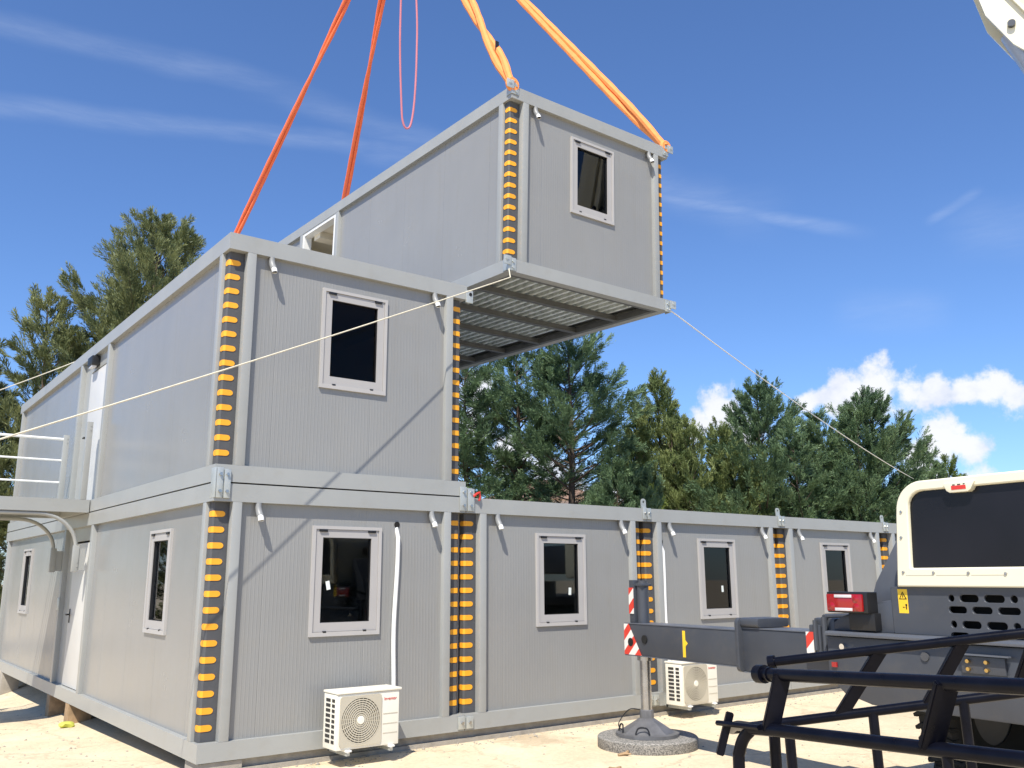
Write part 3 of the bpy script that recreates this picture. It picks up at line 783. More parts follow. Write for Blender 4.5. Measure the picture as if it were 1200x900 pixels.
for y0, y1 in ((-3.62, -3.85), (-3.88, -4.13), (-4.16, -4.41)): b.box(-.2435, -.241, y1, y0, 1.674, 1.678)
b.build('cover_seam', M_acgrill, cov)
# warning sticker
st = MB(CR); st.box(-.2045, -.2005, -3.59, -3.505, 1.385, 1.57); stk = st.build('warning_sticker', M_yellow, crane)
b = MB(CR)
def tri(y, z, s, x0, x1, mb):
    a = [(y - s, z), (y + s, z), (y, z + 1.75 * s)]; i = [(y - s * .72, z + .15 * s), (y + s * .72, z + .15 * s), (y, z + 1.42 * s)]
    for k in range(3):
        j = (k + 1) % 3; mb.prism([a[k], a[j], i[j], i[k]], 'x', x0, x1)
tri(-3.548, 1.492, .034, -.2065, -.2043, b)
b.box(-.2065, -.2043, -3.551, -3.545, 1.505, 1.528)
b.lathe([(.008, -.2065), (.008, -.2043)], 10, (0, -3.573, 1.449), axis='x'); b.box(-.2065, -.2043, -3.577, -3.569, 1.415, 1.445)
b.box(-.2065, -.2043, -3.562, -3.556, 1.428, 1.434); b.box(-.2065, -.2043, -3.551, -3.541, 1.428, 1.434)
b.build('sticker_print', M_void, stk)
# tail light
b = MB(CR); b.box(-.33, -.20, -3.31, -2.915, 1.378, 1.545, bev=.008); b.box(-.28, -.02, -3.33, -3.08, 1.24, 1.378, bev=.006)
tl = b.build('tail_light', M_black, crane)
b = MB(CR); b.box(-.352, -.328, -3.275, -2.925, 1.39, 1.528, bev=.01); b.build('red_lens', M_redlens, tl)
for z0, z1 in ((1.50, 1.524), (1.394, 1.418)):
    b = MB(CR); b.box(-.358, -.350, -3.18, -3.01, z0, z1, bev=.003); b.build('clear_lens', M_clear, tl)
for y, z in ((-2.975, 1.43), (-3.215, 1.49), (-3.215, 1.425)):
    b = MB(CR); b.lathe([(.0, -.360), (.026, -.357), (.034, -.350)], 16, (0, y, z), axis='x'); b.build('lamp_dome', M_redlens, tl)
b = MB(CR); b.lathe([(.05, .30), (.075, .34), (.075, .44), (.05, .48)], 14, (0, -3.50, 2.12), axis='x'); b.tube([(.39, -3.50, 2.12), (.39, -3.50, 1.95)], .015, 6); b.build('work_lamp', M_black, crane)
# hinge blocks at the outrigger box
b = MB(CR); b.box(-.17, .30, -2.84, -2.62, 1.02, 1.32, bev=.02); b.box(-.19, .12, -2.70, -2.58, .98, 1.26, bev=.012)
b.tube([(-.20, -2.66, 1.05), (-.20, -2.66, 1.30)], .02, 8); b.tube([(-.20, -2.76, 1.05), (-.20, -2.76, 1.33)], .024, 8); b.tube([(-.2, -2.76, 1.33), (.2, -2.76, 1.33)], .022, 8)
b.build('outrigger_housing', M_crane, crane)
b = MB(CR); b.box(-.205, -.195, -2.64, -2.555, 1.02, 1.20); b.build('marker_board', M_stripe, crane)
b = MB(CR); b.box(-.255, -.243, -2.90, -2.85, .93, .97); b.build('red_reflector', M_redlens, crane)
# outrigger beam
b = MB(CR); b.box(-.10, .26, -3.2, -1.685, .795, 1.185, bev=.012); ob = b.build('outrigger_sleeve', M_crane, crane)
b = MB(CR); b.box(-.106, .266, -3.2, -1.685, 1.186, 1.196); b.box(-.106, .266, -3.2, -1.685, .783, .793); b.build('sleeve_edge', M_cranel, ob)
b = MB(CR); b.prism(rounded(-.16, .32, .785, 1.285, .05, 4), 'y', -1.70, -1.655, bev=.006); b.prism(rounded(-.13, .29, 1.20, 1.285, .03, 4), 'y', -1.93, -1.70, bev=.006); b.build('sleeve_collar', M_crane, ob)
b = MB(CR); b.box(-.075, .22, -1.7, .13, .828, 1.160, bev=.010); bm_ = b.build('outrigger_beam', M_crane, crane)
b = MB(CR); b.box(-.080, .225, -1.655, .13, 1.160, 1.170); b.box(-.080, .225, -1.655, .13, .818, .828); b.build('beam_edge', M_cranel, bm_)
b = MB(CR); b.prism([(.128, .83), (.128, 1.16), (.05, 1.16), (-.16, .83)], 'x', -.0835, -.0805); b.box(-.0815, .22, .1305, .1345, .83, 1.16); b.build('hazard_plate', M_stripe, bm_)
b = MB(CR)
b.lathe([(.045, -.0865), (.045, -.0755)], 20, (0, -.215, 1.005), axis='x'); b.lathe([(.045, -.0875), (.045, -.0835)], 20, (0, .02, .965), axis='x'); b.build('beam_hole', M_void, bm_)
b = MB(CR); b.box(-.0785, -.0755, -.865, -.825, .86, 1.125); b.prism([(-.868, .97), (-.868, 1.03), (-.90, 1.0)], 'x', -.0785, -.0755); b.build('yellow_mark', M_yellow, bm_)
# jack
jx, jy = .05, -.055
b = MB(CR); b.lathe([(.068, 1.171), (.068, 1.605), (.055, 1.61), (.055, 1.632), (0, 1.634)], 24, (jx, jy, 0)); b.box(jx - .076, jx + .076, jy - .078, jy + .078, 1.57, 1.60, bev=.01)
b.box(jx - .09, jx - .02, jy + .05, jy + .13, 1.171, 1.64, bev=.006); jk = b.build('jack_tower', M_crane, crane)
b = MB(CR); b.box(jx - .10, jx - .0915, jy + .052, jy + .128, 1.27, 1.555); b.build('tower_stripe', M_stripe, jk)
b = MB(CR); b.lathe([(.085, .77), (.085, .815)], 24, (jx, jy, 0)); b.lathe([(.060, .22), (.060, .78)], 24, (jx, jy, 0)); b.build('jack_rod', M_steel, crane)
b = MB(CR)
b.lathe([(.345, -.015), (.345, .018), (.31, .024)], 40, (jx, jy, 0), smooth=False)
b.lathe([(.305, .024), (.078, .165), (.076, .245), (.066, .252), (0, .252)], 8, (jx, jy, 0), smooth=False)
fp = b.build('foot_plate', M_steelp, crane, ang=10)
for a0, s in ((2.5, 1), (.4, .8), (3.6, .9)):
    a1 = a0 + .5; b = MB(CR)
    b.tube(smooth([(jx + .31 * math.cos(a0), jy + .31 * math.sin(a0), .03), (jx + .29 * math.cos(a0 + .1), jy + .29 * math.sin(a0 + .1), .03 + .07 * s), (jx + .29 * math.cos(a1 - .1), jy + .29 * math.sin(a1 - .1), .03 + .07 * s), (jx + .31 * math.cos(a1), jy + .31 * math.sin(a1), .03)], 5), .009, 6)
    b.build('lifting_handle', M_black, fp)
b = MB(CR); b.tube(smooth([(jx - .07, jy + .03, .25), (jx - .12, jy + .16, .24), (jx - .22, jy + .22, .10), (jx - .28, jy + .10, .05)], 5), .006, 6)
b.build('wire', M_black, fp)
# chassis, wheels, turret, boom
b = MB(CR); b.box(.5, 8.6, -5.3, -3.3, .55, 1.15, bev=.03); b.box(2.2, 8.4, -5.6, -3.0, 1.15, 1.30, bev=.02); b.build('chassis', M_crane, crane)
for xw in (1.3, 2.75, 6.2, 7.6):
    for yw, sgn in ((-3.12, 1), (-5.5, -1)):
        w = MB(CR); prof = [(.30, -.15), (.52, -.17), (.61, -.165), (.645, -.14), (.655, 0), (.645, .14), (.61, .165), (.52, .17), (.30, .15)]
        w.lathe(prof, 40, (xw, yw, .525), axis='y', cap=False)
        for k in range(40):
            a = k * 2 * math.pi / 40; c_, s_ = math.cos(a), math.sin(a)
            for q in (-1, 1):
                pts = [(xw + .648 * c_, yw + q * .03, .525 + .648 * s_), (xw + .672 * c_, yw + q * .09, .525 + .672 * s_), (xw + .668 * math.cos(a + .04), yw + q * .15, .525 + .668 * math.sin(a + .04)), (xw + .60 * math.cos(a + .05), yw + q * .168, .525 + .60 * math.sin(a + .05))]
                w.tube(pts, .022, 5)
        wh = w.build('wheel', M_tyre, crane)
        w = MB(CR); w.lathe([(.31, -.14), (.30, .10), (.20, .06 + .03 * sgn), (.0, .07 * sgn)], 28, (xw, yw, .525), axis='y'); w.build('rim', M_crane, wh)
b = MB(CR); b.lathe([(1.1, 1.30), (1.1, 1.6)], 32, (4, -4.1, 0)); b.build('turntable', M_crane, crane)
b = MB(CR); b.box(5.0, 6.9, -3.3, -2.5, 1.65, 3.1, bev=.08); cab = b.build('crane_cab', M_cream, crane)
b = MB(CR); b.box(5.15, 6.75, -2.52, -2.485, 2.25, 2.95); b.build('cab_window', M_mesh, cab)
# boom in world axes, parented to the crane
crane_inv = (Matrix.Translation((JX, JY, -.13)) @ Matrix.Rotation(-math.atan2(.1, .995), 4, 'Z')).inverted()
P0 = Vector((10.75, -7.85, 2.95)); TIP = Vector((5.12, 5.55, 30.0))
ax = (TIP - P0).normalized(); hz = Vector((ax.x, ax.y, 0)).normalized(); sd = Vector((0, 0, 1)).cross(hz).normalized()
up = sd.cross(ax).normalized() * -1
if up.z < 0: up = -up
def BF(a, s, u):         # along boom, sideways, towards the boom's back
    return tuple(crane_inv @ (P0 + ax * a + sd * s + up * u))
b = MB(BF)
BL = (TIP - P0).length
b.prism([(-.36, .42), (.36, .42), (.36, .05), (.20, -.42), (-.20, -.42), (-.36, .05)], 'x', 0, 10.5, bev=.02); bo = b.build('boom', M_cream, crane)
for a0, a1, w in ((10.45, 17, .31), (16.95, 24, .26), (23.95, BL, .21)):
    b = MB(BF); b.box(a0, a1, -w, w, -w * 1.15, w * 1.15, bev=.03); b.build('boom_section', M_cream, bo)
b = MB(BF); b.box(BL - .3, BL + .25, -.22, .22, -.45, .25, bev=.03); b.build('boom_head', M_cream, bo)
b = MB(BF)
for s in (-.24, .20):
    lo = [(5.3, s, -.40), (8.9, s, -.40), (7.55, s, -.80), (6.95, s, -.80)]
    v0 = b.verts(lo); v1 = b.verts([(p[0], s + .04, p[2]) for p in lo])
    b.face(v0); b.face(v1[::-1])
    for k in range(4): b.face([v0[k], v0[(k + 1) % 4], v1[(k + 1) % 4], v1[k]])
b.box(5.6, 8.3, -.30, -.24, -.46, -.425, bev=.006); b.box(5.6, 8.3, .24, .30, -.46, -.425, bev=.006)
b.build('cylinder_bracket', M_cream, bo)
b = MB(BF); b.box(8.55, 8.75, .385, .47, -.47, -.37, bev=.02); b.build('marker_lamp', M_redlens, bo)
c0 = P0 + hz * 1.5 + Vector((.3, 0, -.9)); c1 = Vector(P0 + ax * 7.2 + up * -.66)
b = MB(lambda x, y, z: tuple(crane_inv @ Vector((x, y, z))))
b.tube([tuple(c0), tuple(c0.lerp(c1, .55))], .17, 20); cy = b.build('lift_cylinder', M_cream, crane)
b = MB(lambda x, y, z: tuple(crane_inv @ Vector((x, y, z))))
b.tube([tuple(c0.lerp(c1, .55)), tuple(c1)], .15, 20); b.build('cylinder_rod', M_rod, cy)
b = MB(BF); b.lathe([(.05, -.30), (.05, .30)], 16, (7.2, 0, -.66), axis='y'); b.build('cylinder_pin', M_crane, bo)
b = MB(lambda x, y, z: tuple(crane_inv @ Vector((x, y, z))))
b.box(P0.x - 1.0, P0.x + .9, P0.y - .6, P0.y + 3.9, 1.75, 2.35, bev=.05)
b.build('turret_deck', M_crane, crane)
b = MB(lambda x, y, z: tuple(crane_inv @ Vector((x, y, z))))
for dx in (-.03, .03): b.tube([(5.18 + dx, 5.67, 17.0), (5.12 + dx, 5.67, 29.8)], .012, 6)
b.build('hoist_rope', M_steel, crane)
b = MB(lambda x, y, z: tuple(crane_inv @ Vector((x, y, z))))
b.box(4.98, 5.38, 5.55, 5.79, 16.6, 17.1, bev=.04); b.tube(smooth([(5.18, 5.67, 16.6), (5.18, 5.67, 16.42), (5.28, 5.67, 16.30), (5.18, 5.67, 16.2), (5.08, 5.67, 16.28)]), .04, 10)
b.build('hook_block', M_yellow, crane)

# round pad under the jack
pc = Matrix.Translation((JX, JY, -.13)) @ Matrix.Rotation(-math.atan2(.1, .995), 4, 'Z') @ Vector((jx, jy, 0))
b = MB(); b.lathe([(0, -.02), (.535, -.02), (.545, .0), (.545, .10), (.532, .113), (0, .114)], 56, (0, 0, 0))
o = b.build('jack_pad', M_granite, None, (pc.x, pc.y, -.13)); tag(o, 'round speckled grey concrete pad lying under the outrigger jack', 'pad')

# ------------------------------------------------------------------ black tube rack in the foreground
rk = thing('tube_rack', 'black welded steel tube rack in the right foreground', 'rack', (.9, -6.3, -.13))
RK = lambda x, y, z: (x - .9, y + 6.3, z + .13)
A0, A1 = Vector((.566, -5.996, 1.225)), Vector((.241, -7.315, 1.307))
B0, B1 = Vector((1.028, -5.708, 1.233)), Vector((1.516, -6.773, 1.407))
C0, C1 = Vector((.520, -5.92, .985)), Vector((.326, -7.249, 1.059))
D0, D1 = Vector((1.00, -5.55, .895)), Vector((1.60, -6.70, 1.13))
def rtube(p, q, r, name='rail', e=0):
    b = MB(RK); b.tube([tuple(p), tuple(p.lerp(q, 1 + e))], r, 14); return b.build(name, M_rack, rk)
top = rtube(A0, A1, .028, 'top_rail', .25)
b = MB(RK); d = (A1 - A0).normalized(); b.tube([tuple(A0 - d * .03), tuple(A0 + d * .02)], .042, 16); b.tube([tuple(A0 + d * .05), tuple(A0 + d * .062)], .034, 16); b.build('end_cap', M_rack, top)
tp2 = rtube(B0, B1, .024, 'top_rail', .35)
b = MB(RK); d = (B1 - B0).normalized(); b.tube([tuple(B0 - d * .02), tuple(B0 + d * .015)], .034, 16); b.build('end_cap', M_rack, tp2)
def at_leg(p, z1, r=.026):
    return [tuple(p), (p.x, p.y, z1)]
b = MB(RK); dC = (C1 - C0).normalized()
b.tube(smooth([tuple(C0.lerp(C1, 1.25)), tuple(C0.lerp(C1, .6)), tuple(C0 + dC * .12), tuple(C0 + dC * .02 + Vector((0, 0, -.02))), tuple(C0 - dC * .045 + Vector((0, 0, -.10))), tuple(C0 - dC * .06 + Vector((0, 0, -.25))), (C0.x + .01, C0.y + .06, -.13)], 6), .028, 14)
b.build('lower_rail', M_rack, rk)
b = MB(RK); dD = (D1 - D0).normalized(); b.tube([tuple(D0), tuple(D0.lerp(D1, 1.35))], .024, 14); b.build('lower_rail', M_rack, rk)
# link between the two lower rails at the closed end
b = MB(RK); b.tube(smooth([tuple(D0 + dD * .02), tuple(D0 - dD * .05 + Vector((-.06, 0, 0))), tuple(C0.lerp(D0, .45) + Vector((0, .06, 0))), tuple(C0 + dC * .05)], 6), .024, 12); b.build('end_rail', M_rack, rk)
def flat(p, q, w, th, name='flat_brace'):
    p, q = Vector(p), Vector(q); d = (q - p).normalized(); view = Vector((.61, .79, 0))
    s = d.cross(view).normalized(); n = s.cross(d).normalized()
    b = MB(RK); v = []
    for P_ in (p, q):
        for a, c_ in ((-1, -1), (1, -1), (1, 1), (-1, 1)): v.append(b.bm.verts.new(RK(*(P_ + s * a * w / 2 + n * c_ * th / 2))))
    fs = [b.face([v[i] for i in k]) for k in ((3, 2, 1, 0), (4, 5, 6, 7), (0, 1, 5, 4), (1, 2, 6, 5), (2, 3, 7, 6), (3, 0, 4, 7))]
    bmesh.ops.bevel(b.bm, geom=list({e for f in fs for e in f.edges}), offset=.004, segments=2, affect='EDGES')
    b.build(name, M_rack, rk)
flat(A0.lerp(A1, .105), C0.lerp(C1, .115) + Vector((0, 0, -.01)), .075, .03)
flat(A0.lerp(A1, .77), C0.lerp(C1, .73), .085, .03)
flat(B0.lerp(B1, .46), D0.lerp(D1, .36), .06, .03)
flat(B0.lerp(B1, .78), D0.lerp(D1, .68), .06, .03)
flat(B0.lerp(B1, 1.05), D0.lerp(D1, .98), .06, .03)
for rail, t_, r_ in ((('D'), .16, .026), ('D', .48, .024), ('D', .80, .024), ('C', .78, .02)):
    p = D0.lerp(D1, t_) if rail == 'D' else C0.lerp(C1, t_)
    rtube(p, Vector((p.x + .02, p.y - .02, -.13)), r_, 'leg')
q = C0 + dC * .10 + Vector((.16, .05, 0)); rtube(q, Vector((q.x, q.y, -.13)), .026, 'leg')
flat(C0 - dC * .10 + Vector((.0, .0, .06)), C0 - dC * .14 + Vector((-.05, .0, -.13)), .035, .03, 'end_bracket')
b = MB(RK); e0 = C0 - dC * .14 + Vector((-.03, .02, .01)); b.tube([tuple(e0), tuple(e0 + dC * .28)], .016, 6, flat=.8); b.build('end_pin', M_rack, rk)

# small litter
def lump(name, loc, size, mat, label, cat, seed):
    rn = random.Random(seed); b = MB()
    bmesh.ops.create_icosphere(b.bm, subdivisions=2, radius=1)
    for v in b.bm.verts:
        k = .65 + .6 * rn.random(); v.co = Vector((v.co.x * size[0] * k, v.co.y * size[1] * k, max(v.co.z, -.6) * size[2] * k))
    o = b.build(name, mat, None, loc); tag(o, label, cat)
zz = ground_z(-.05, 4.95)
M_rag = paint('rag', (.55, .58, .10), .9)
lump('rag', (-.06, 5.0, zz + .03), (.11, .09, .045), M_rag, 'small crumpled yellow green rag on the ground by the wooden block', 'rag', 2)
b = MB(); b.tube([(0, 0, 0), (.09, -.03, .012), (.17, .02, .02), (.2, .07, .01)], [.014, .018, .014, .008], 6); b.tube([(.06, -.02, .01), (.1, -.09, .012)], [.012, .007], 5)
tag(b.build('root_piece', M_wood, None, (3.80, -1.62, -.118)), 'small brown piece of dry root on the ground left of the jack pad', 'twig')
b = MB(); b.tube([(0, 0, 0), (.05, .02, .01), (.11, .0, .006)], [.012, .02, .012], 6); b.tube([(.13, .03, 0), (.17, .01, .008), (.2, .03, .004)], [.008, .014, .01], 6)
tag(b.build('clod', M_wood, None, (3.2, -2.1, -.122)), 'small brown clod on the pale ground in front of the pad', 'clod')

# loose grit along the footing and over the yard
b = MB(); rn = random.Random(9)
for k in range(900):
    if k < 500: x = rn.uniform(.4, 12); y = -abs(rn.gauss(0, .22)) + .02
    elif k < 700: x = rn.uniform(-1.2, 0); y = rn.uniform(.5, 9)
    else: x = rn.uniform(-1, 8); y = rn.uniform(-4.5, -.2)
    r_ = abs(rn.gauss(0, .006)) + .004; z = ground_z(x, y) + r_ * .3
    v = b.verts([(x + r_ * rn.uniform(.7, 1.5), y, z), (x - r_ * rn.uniform(.7, 1.5), y + r_ * .3, z), (x, y + r_ * rn.uniform(.7, 1.5), z), (x, y - r_ * rn.uniform(.7, 1.4), z), (x, y, z + r_ * rn.uniform(.5, 1)), (x, y, z - r_)])
    for q in ((0, 2, 4), (2, 1, 4), (1, 3, 4), (3, 0, 4), (2, 0, 5), (1, 2, 5), (3, 1, 5), (0, 3, 5)): b.face([v[i] for i in q])
tag(b.build('grit', M_conc), 'small grey grit and crumbs scattered on the pale ground along the footing', 'grit', kind='stuff')

# ------------------------------------------------------------------ trees
def plumes_to_mesh(name, sprays, mat, parent, rng, bl=.2, bw=.026, M_=13):
    """each spray (origin, direction, length) becomes M_ narrow leaf faces"""
    O = np.array([s[0] for s in sprays]); D = np.array([s[1] for s in sprays]); Ls = np.array([s[2] for s in sprays])
    D /= np.linalg.norm(D, axis=1)[:, None]
    n = len(O)
    ref = rng.normal(size=(n, 3)); S = np.cross(D, ref); S /= np.linalg.norm(S, axis=1)[:, None]; T = np.cross(D, S)
    allv = []
    for k in range(M_):
        s = (k + .5) / M_
        base = O + D * (Ls * s)[:, None]
        sign = 1 if k % 2 else -1
        ang = rng.uniform(.22, .65, n); ph = rng.normal(0, .5, n)
        side = (S * np.cos(ph)[:, None] + T * np.sin(ph)[:, None]) * sign
        d = D * np.cos(ang)[:, None] + side * np.sin(ang)[:, None]; d[:, 2] -= .12 * rng.random(n)
        l = bl * (1.15 - .6 * s) * rng.uniform(.7, 1.3, n); w = bw * rng.uniform(.7, 1.3, n)
        nn = np.cross(d, rng.normal(size=(n, 3))); nn /= np.linalg.norm(nn, axis=1)[:, None]
        tip = base + d * l[:, None]; mid = base + d * (l * .45)[:, None]
        allv.append(np.stack([base, mid + nn * w[:, None] * .5, tip, mid - nn * w[:, None] * .5], 1))
    V = np.concatenate(allv).reshape(-1, 3); nf = len(V) // 4
    me = bpy.data.meshes.new(name)
    me.vertices.add(len(V)); me.vertices.foreach_set('co', V.astype(np.float32).ravel())
    me.loops.add(nf * 4); me.loops.foreach_set('vertex_index', np.arange(nf * 4, dtype=np.int32))
    me.polygons.add(nf); me.polygons.foreach_set('loop_start', np.arange(0, nf * 4, 4, dtype=np.int32)); me.polygons.foreach_set('loop_total', np.full(nf, 4, np.int32))
    me.update(calc_edges=True); me.materials.append(mat)
    o = bpy.data.objects.new(name, me); C.objects.link(o); o.parent = parent
    return o

def conifer(name, label, loc, h, rad, mat, seed, base=.12, nb=70, up0=.15, up1=.9, tops=1, dens=1.0, droop=0, prof=None, bl=.165, spread=None, rot=0, spr=.10):
    rng = np.random.default_rng(seed); rn = random.Random(seed)
    t = thing(name, label, 'tree', loc, (0, 0, rot), 'trees behind the cabins')
    tb = MB(); sprays = []
    if prof is None: prof = lambda s: (1 - s) ** .75 * (.35 + .65 * min(1, s * 4 + .3))
    leaders = []
    for k in range(tops):
        if k == 0: leaders.append((0, 0, h))
        else:
            a = rn.random() * 6.28; q = (spread or rad * .55) * (.5 + .6 * rn.random())
            leaders.append((q * math.cos(a), q * math.sin(a), h * (.78 + .2 * rn.random())))
    for li, (lx, ly, lh) in enumerate(leaders):
        pts = []; wob = rn.random() * 6
        for k in range(9):
            s = k / 8; pts.append((lx * min(1, s * 1.6) ** .8 + .12 * math.sin(wob + s * 5), ly * min(1, s * 1.6) ** .8 + .12 * math.cos(wob + s * 4), lh * s * .985))
        r0 = .018 * h * (1 if li == 0 else .6)
        tb.tube(pts, [r0 * (1 - .93 * k / 8) for k in range(9)], 8)
        n_b = nb if li == 0 else int(nb * .55); Rr = rad if tops == 1 else rad * (.75 if li == 0 else .6)
        for i in range(n_b):
            s = base + (1 - base) * ((i + rn.random()) / n_b) ** .92
            if s > .995: s = .995
            L = Rr * prof((s - base) / (1 - base)) * rn.uniform(.52, 1.30) + .12
            az = i * 2.39996 + rn.uniform(-.5, .5)
            el = up0 + (up1 - up0) * s + rn.uniform(-.15, .15)
            q = s * 8; k0 = min(int(q), 7); p0 = Vector(pts[k0]).lerp(Vector(pts[k0 + 1]), q - k0)
            d = Vector((math.cos(az) * math.cos(el), math.sin(az) * math.cos(el), math.sin(el)))
            bp = []
            for k in range(5):
                f = k / 4; bp.append(p0 + d * L * f + Vector((0, 0, (.22 * L * f * f) * (1 - droop * 2.2))))
            if L > .5: tb.tube([tuple(p) for p in bp], [.012 * L + .012, .010 * L + .008, .007 * L + .006, .005, .003], 5)
            npl = max(2, int(L * 4.6 * dens))
            for j in range(npl):
                f = .30 + .70 * (j + rn.random()) / npl if L > .8 else rn.uniform(.1, 1)
                q = f * 4; k0 = min(int(q), 3); c_ = bp[k0].lerp(bp[k0 + 1], q - k0)
                lat = d.cross(Vector((0, 0, 1))).normalized() * rn.gauss(0, spr * L * f + .04)
                c_ = c_ + lat + Vector((0, 0, rn.gauss(0, .05)))
                pd = (d * .8 + lat * .6 / max(L * .2, .1) + Vector((0, 0, rn.uniform(.0, .75) - droop * .9))).normalized()
                pl = rn.uniform(.38, .75) * (.7 + .5 * min(1, L / 2))
                for m_ in range(8):
                    s_ = (m_ + rn.random()) / 8
                    rad_d = Vector((rn.gauss(0, 1), rn.gauss(0, 1), rn.gauss(0, 1))).normalized()
                    sd_ = (pd * .95 + rad_d * .40 + Vector((0, 0, .12 - droop * .5)))
                    o_ = c_ + pd * pl * s_ * .8
                    sprays.append((tuple(o_), tuple(sd_), pl * .80 * (1.15 - .7 * s_)))
        # pointed top
        for m_ in range(14):
            s_ = m_ / 14; z = lh * .93 + lh * .075 * s_
            rd = Vector((rn.gauss(0, 1), rn.gauss(0, 1), 1.2)).normalized()
            sprays.append(((pts[-1][0], pts[-1][1], z), tuple(rd), .34 * (1.2 - s_)))
    tb.build('trunk', M_trunk, t)
    plumes_to_mesh('crown', sprays, mat, t, rng, bl)
    return t, len(sprays)

tot = 0
def T(*a, **k):
    global tot
    t, n = conifer(*a, **k); tot += n; return t
gz = -.4
bushy = lambda s: (1 - s) ** .72 * (.55 + .45 * min(1, s * 3))
conic = lambda s: (1 - s) ** .9 * (.5 + .5 * min(1, s * 3)) + .03
ragged = lambda s: (1 - s) ** .8 * (.5 + .5 * min(1, s * 3)) * .9 + .05
loose = lambda s: (1 - s) ** .5 * (.25 + .75 * min(1, s * 2.2))
# left of the stack
T('cedar_tree', 'tall ragged green cedar rising behind the left end of the upper cabin', (4.0, 18.1, gz), 12.6, 5.7, M_leaf_a, 16, base=.14, nb=120, up0=.25, up1=.95, tops=2, spread=.8, prof=ragged, bl=.19, dens=1.35, spr=.13)
T('cedar_tree', 'green cedar of middle height between the tall cedar and the left edge of the picture', (1.5, 19.0, gz), 9.9, 3.5, M_leaf_a, 14, base=.08, nb=80, up0=.2, up1=.9, tops=2, prof=conic, bl=.19, dens=1.2)
T('cedar_tree', 'shorter green cedar at the left edge of the picture', (-.1, 19.0, gz), 8.4, 2.5, M_leaf_a, 12, base=.05, nb=76, up0=.2, up1=.8, tops=3, prof=bushy, bl=.19)
T('cedar_tree', 'green cedar beyond the left frame edge reflected in the side windows', (-6.5, 21, gz), 10.5, 3.4, M_leaf_a, 13, base=.05, nb=70, up0=.2, up1=.8, tops=2, prof=bushy, bl=.2)
# middle group under the hanging cabin
T('fir_tree', 'dark fir right beside the upper cabin, half covered by the hanging cabin', (14.1, 16.2, gz), 9.9, 3.2, M_leaf_b, 21, dens=1.5, base=.16, nb=74, up0=-.05, up1=.7, droop=.25, prof=bushy)
T('fir_tree', 'dark fir with a bare lower trunk below the middle of the hanging cabin', (15.5, 15.2, gz), 10.3, 2.9, M_leaf_b, 22, dens=1.45, base=.30, nb=70, up0=-.05, up1=.7, droop=.25, prof=bushy)
T('fir_tree', 'dark fir with a narrow pointed top just right of the hanging cabin underside', (16.3, 13.4, gz), 10.4, 3.1, M_leaf_b, 23, dens=1.5, base=.34, nb=74, up0=-.02, up1=.75, droop=.22, prof=conic)
# right group
T('cypress_tree', 'light green cypress with several spiky tops, right of the dark firs', (19.4, 12.3, gz), 8.6, 2.9, M_leaf_c, 31, dens=1.35, base=.16, nb=66, up0=.5, up1=1.2, tops=6, spread=1.7, prof=conic)
T('cypress_tree', 'low yellowish green cypress between the spiky cypress and a darker fir', (20.8, 10.8, gz), 6.8, 2.9, M_leaf_c, 32, dens=1.5, base=.08, nb=64, up0=.3, up1=1.0, tops=3, prof=conic)
T('fir_tree', 'broad green fir with a fine pointed tip left of the white clouds', (22.1, 10.2, gz), 8.3, 3.9, M_leaf_b, 33, dens=1.6, base=.04, nb=95, up0=.05, up1=.9, prof=conic, droop=.1)
T('fir_tree', 'green fir of middle height in front of the big white cloud', (23.4, 8.9, gz), 7.2, 3.5, M_leaf_b, 34, dens=1.5, base=.03, nb=74, up0=.05, up1=.9, prof=conic, droop=.1, tops=2)
T('fir_tree', 'tall bushy fir with a blunt top in front of the clouds, beyond the roof bracket', (25.0, 8.0, gz), 8.0, 3.9, M_leaf_b, 35, dens=1.6, base=.03, nb=98, up0=.05, up1=.9, prof=bushy, droop=.1, tops=2, spread=.9)
T('fir_tree', 'low green fir just left of the cream engine cover, where the white rope ends', (27.0, 7.2, gz), 6.3, 2.4, M_leaf_b, 36, dens=1.5, base=.03, nb=66, up0=.05, up1=.8, prof=conic, tops=2)
T('broadleaf_tree', 'small bright yellow green tree above the corner of the cream engine cover', (30.8, 8.2, gz), 6.0, 1.8, M_leaf_d, 37, base=.1, nb=60, up0=.3, up1=1.0, prof=bushy, tops=3)
T('shrub', 'dark dense shrub between the fir trunks and the spiky cypress', (15.9, 10.8, gz), 5.4, 1.9, M_leaf_b, 41, dens=1.3, base=.04, nb=60, up0=.3, up1=1.0, prof=bushy, tops=3)
T('shrub', 'bright green shrub low in front of the spiky cypress', (17.6, 11.2, gz), 4.4, 1.2, M_leaf_d, 44, base=.04, nb=46, up0=.3, up1=1.0, prof=bushy, tops=3)
T('shrub', 'olive green shrub behind the red shackle at the roof edge', (10.6, 13.4, gz), 4.5, 1.5, M_leaf_c, 42, base=.04, nb=50, up0=.3, up1=1.0, prof=bushy, tops=3)
T('shrub', 'dark low shrub under the fir trunks', (13.0, 14.4, gz), 4.3, 1.4, M_leaf_b, 43, base=.04, nb=46, up0=.3, up1=1.0, prof=bushy, tops=3)
print('sprays', tot)

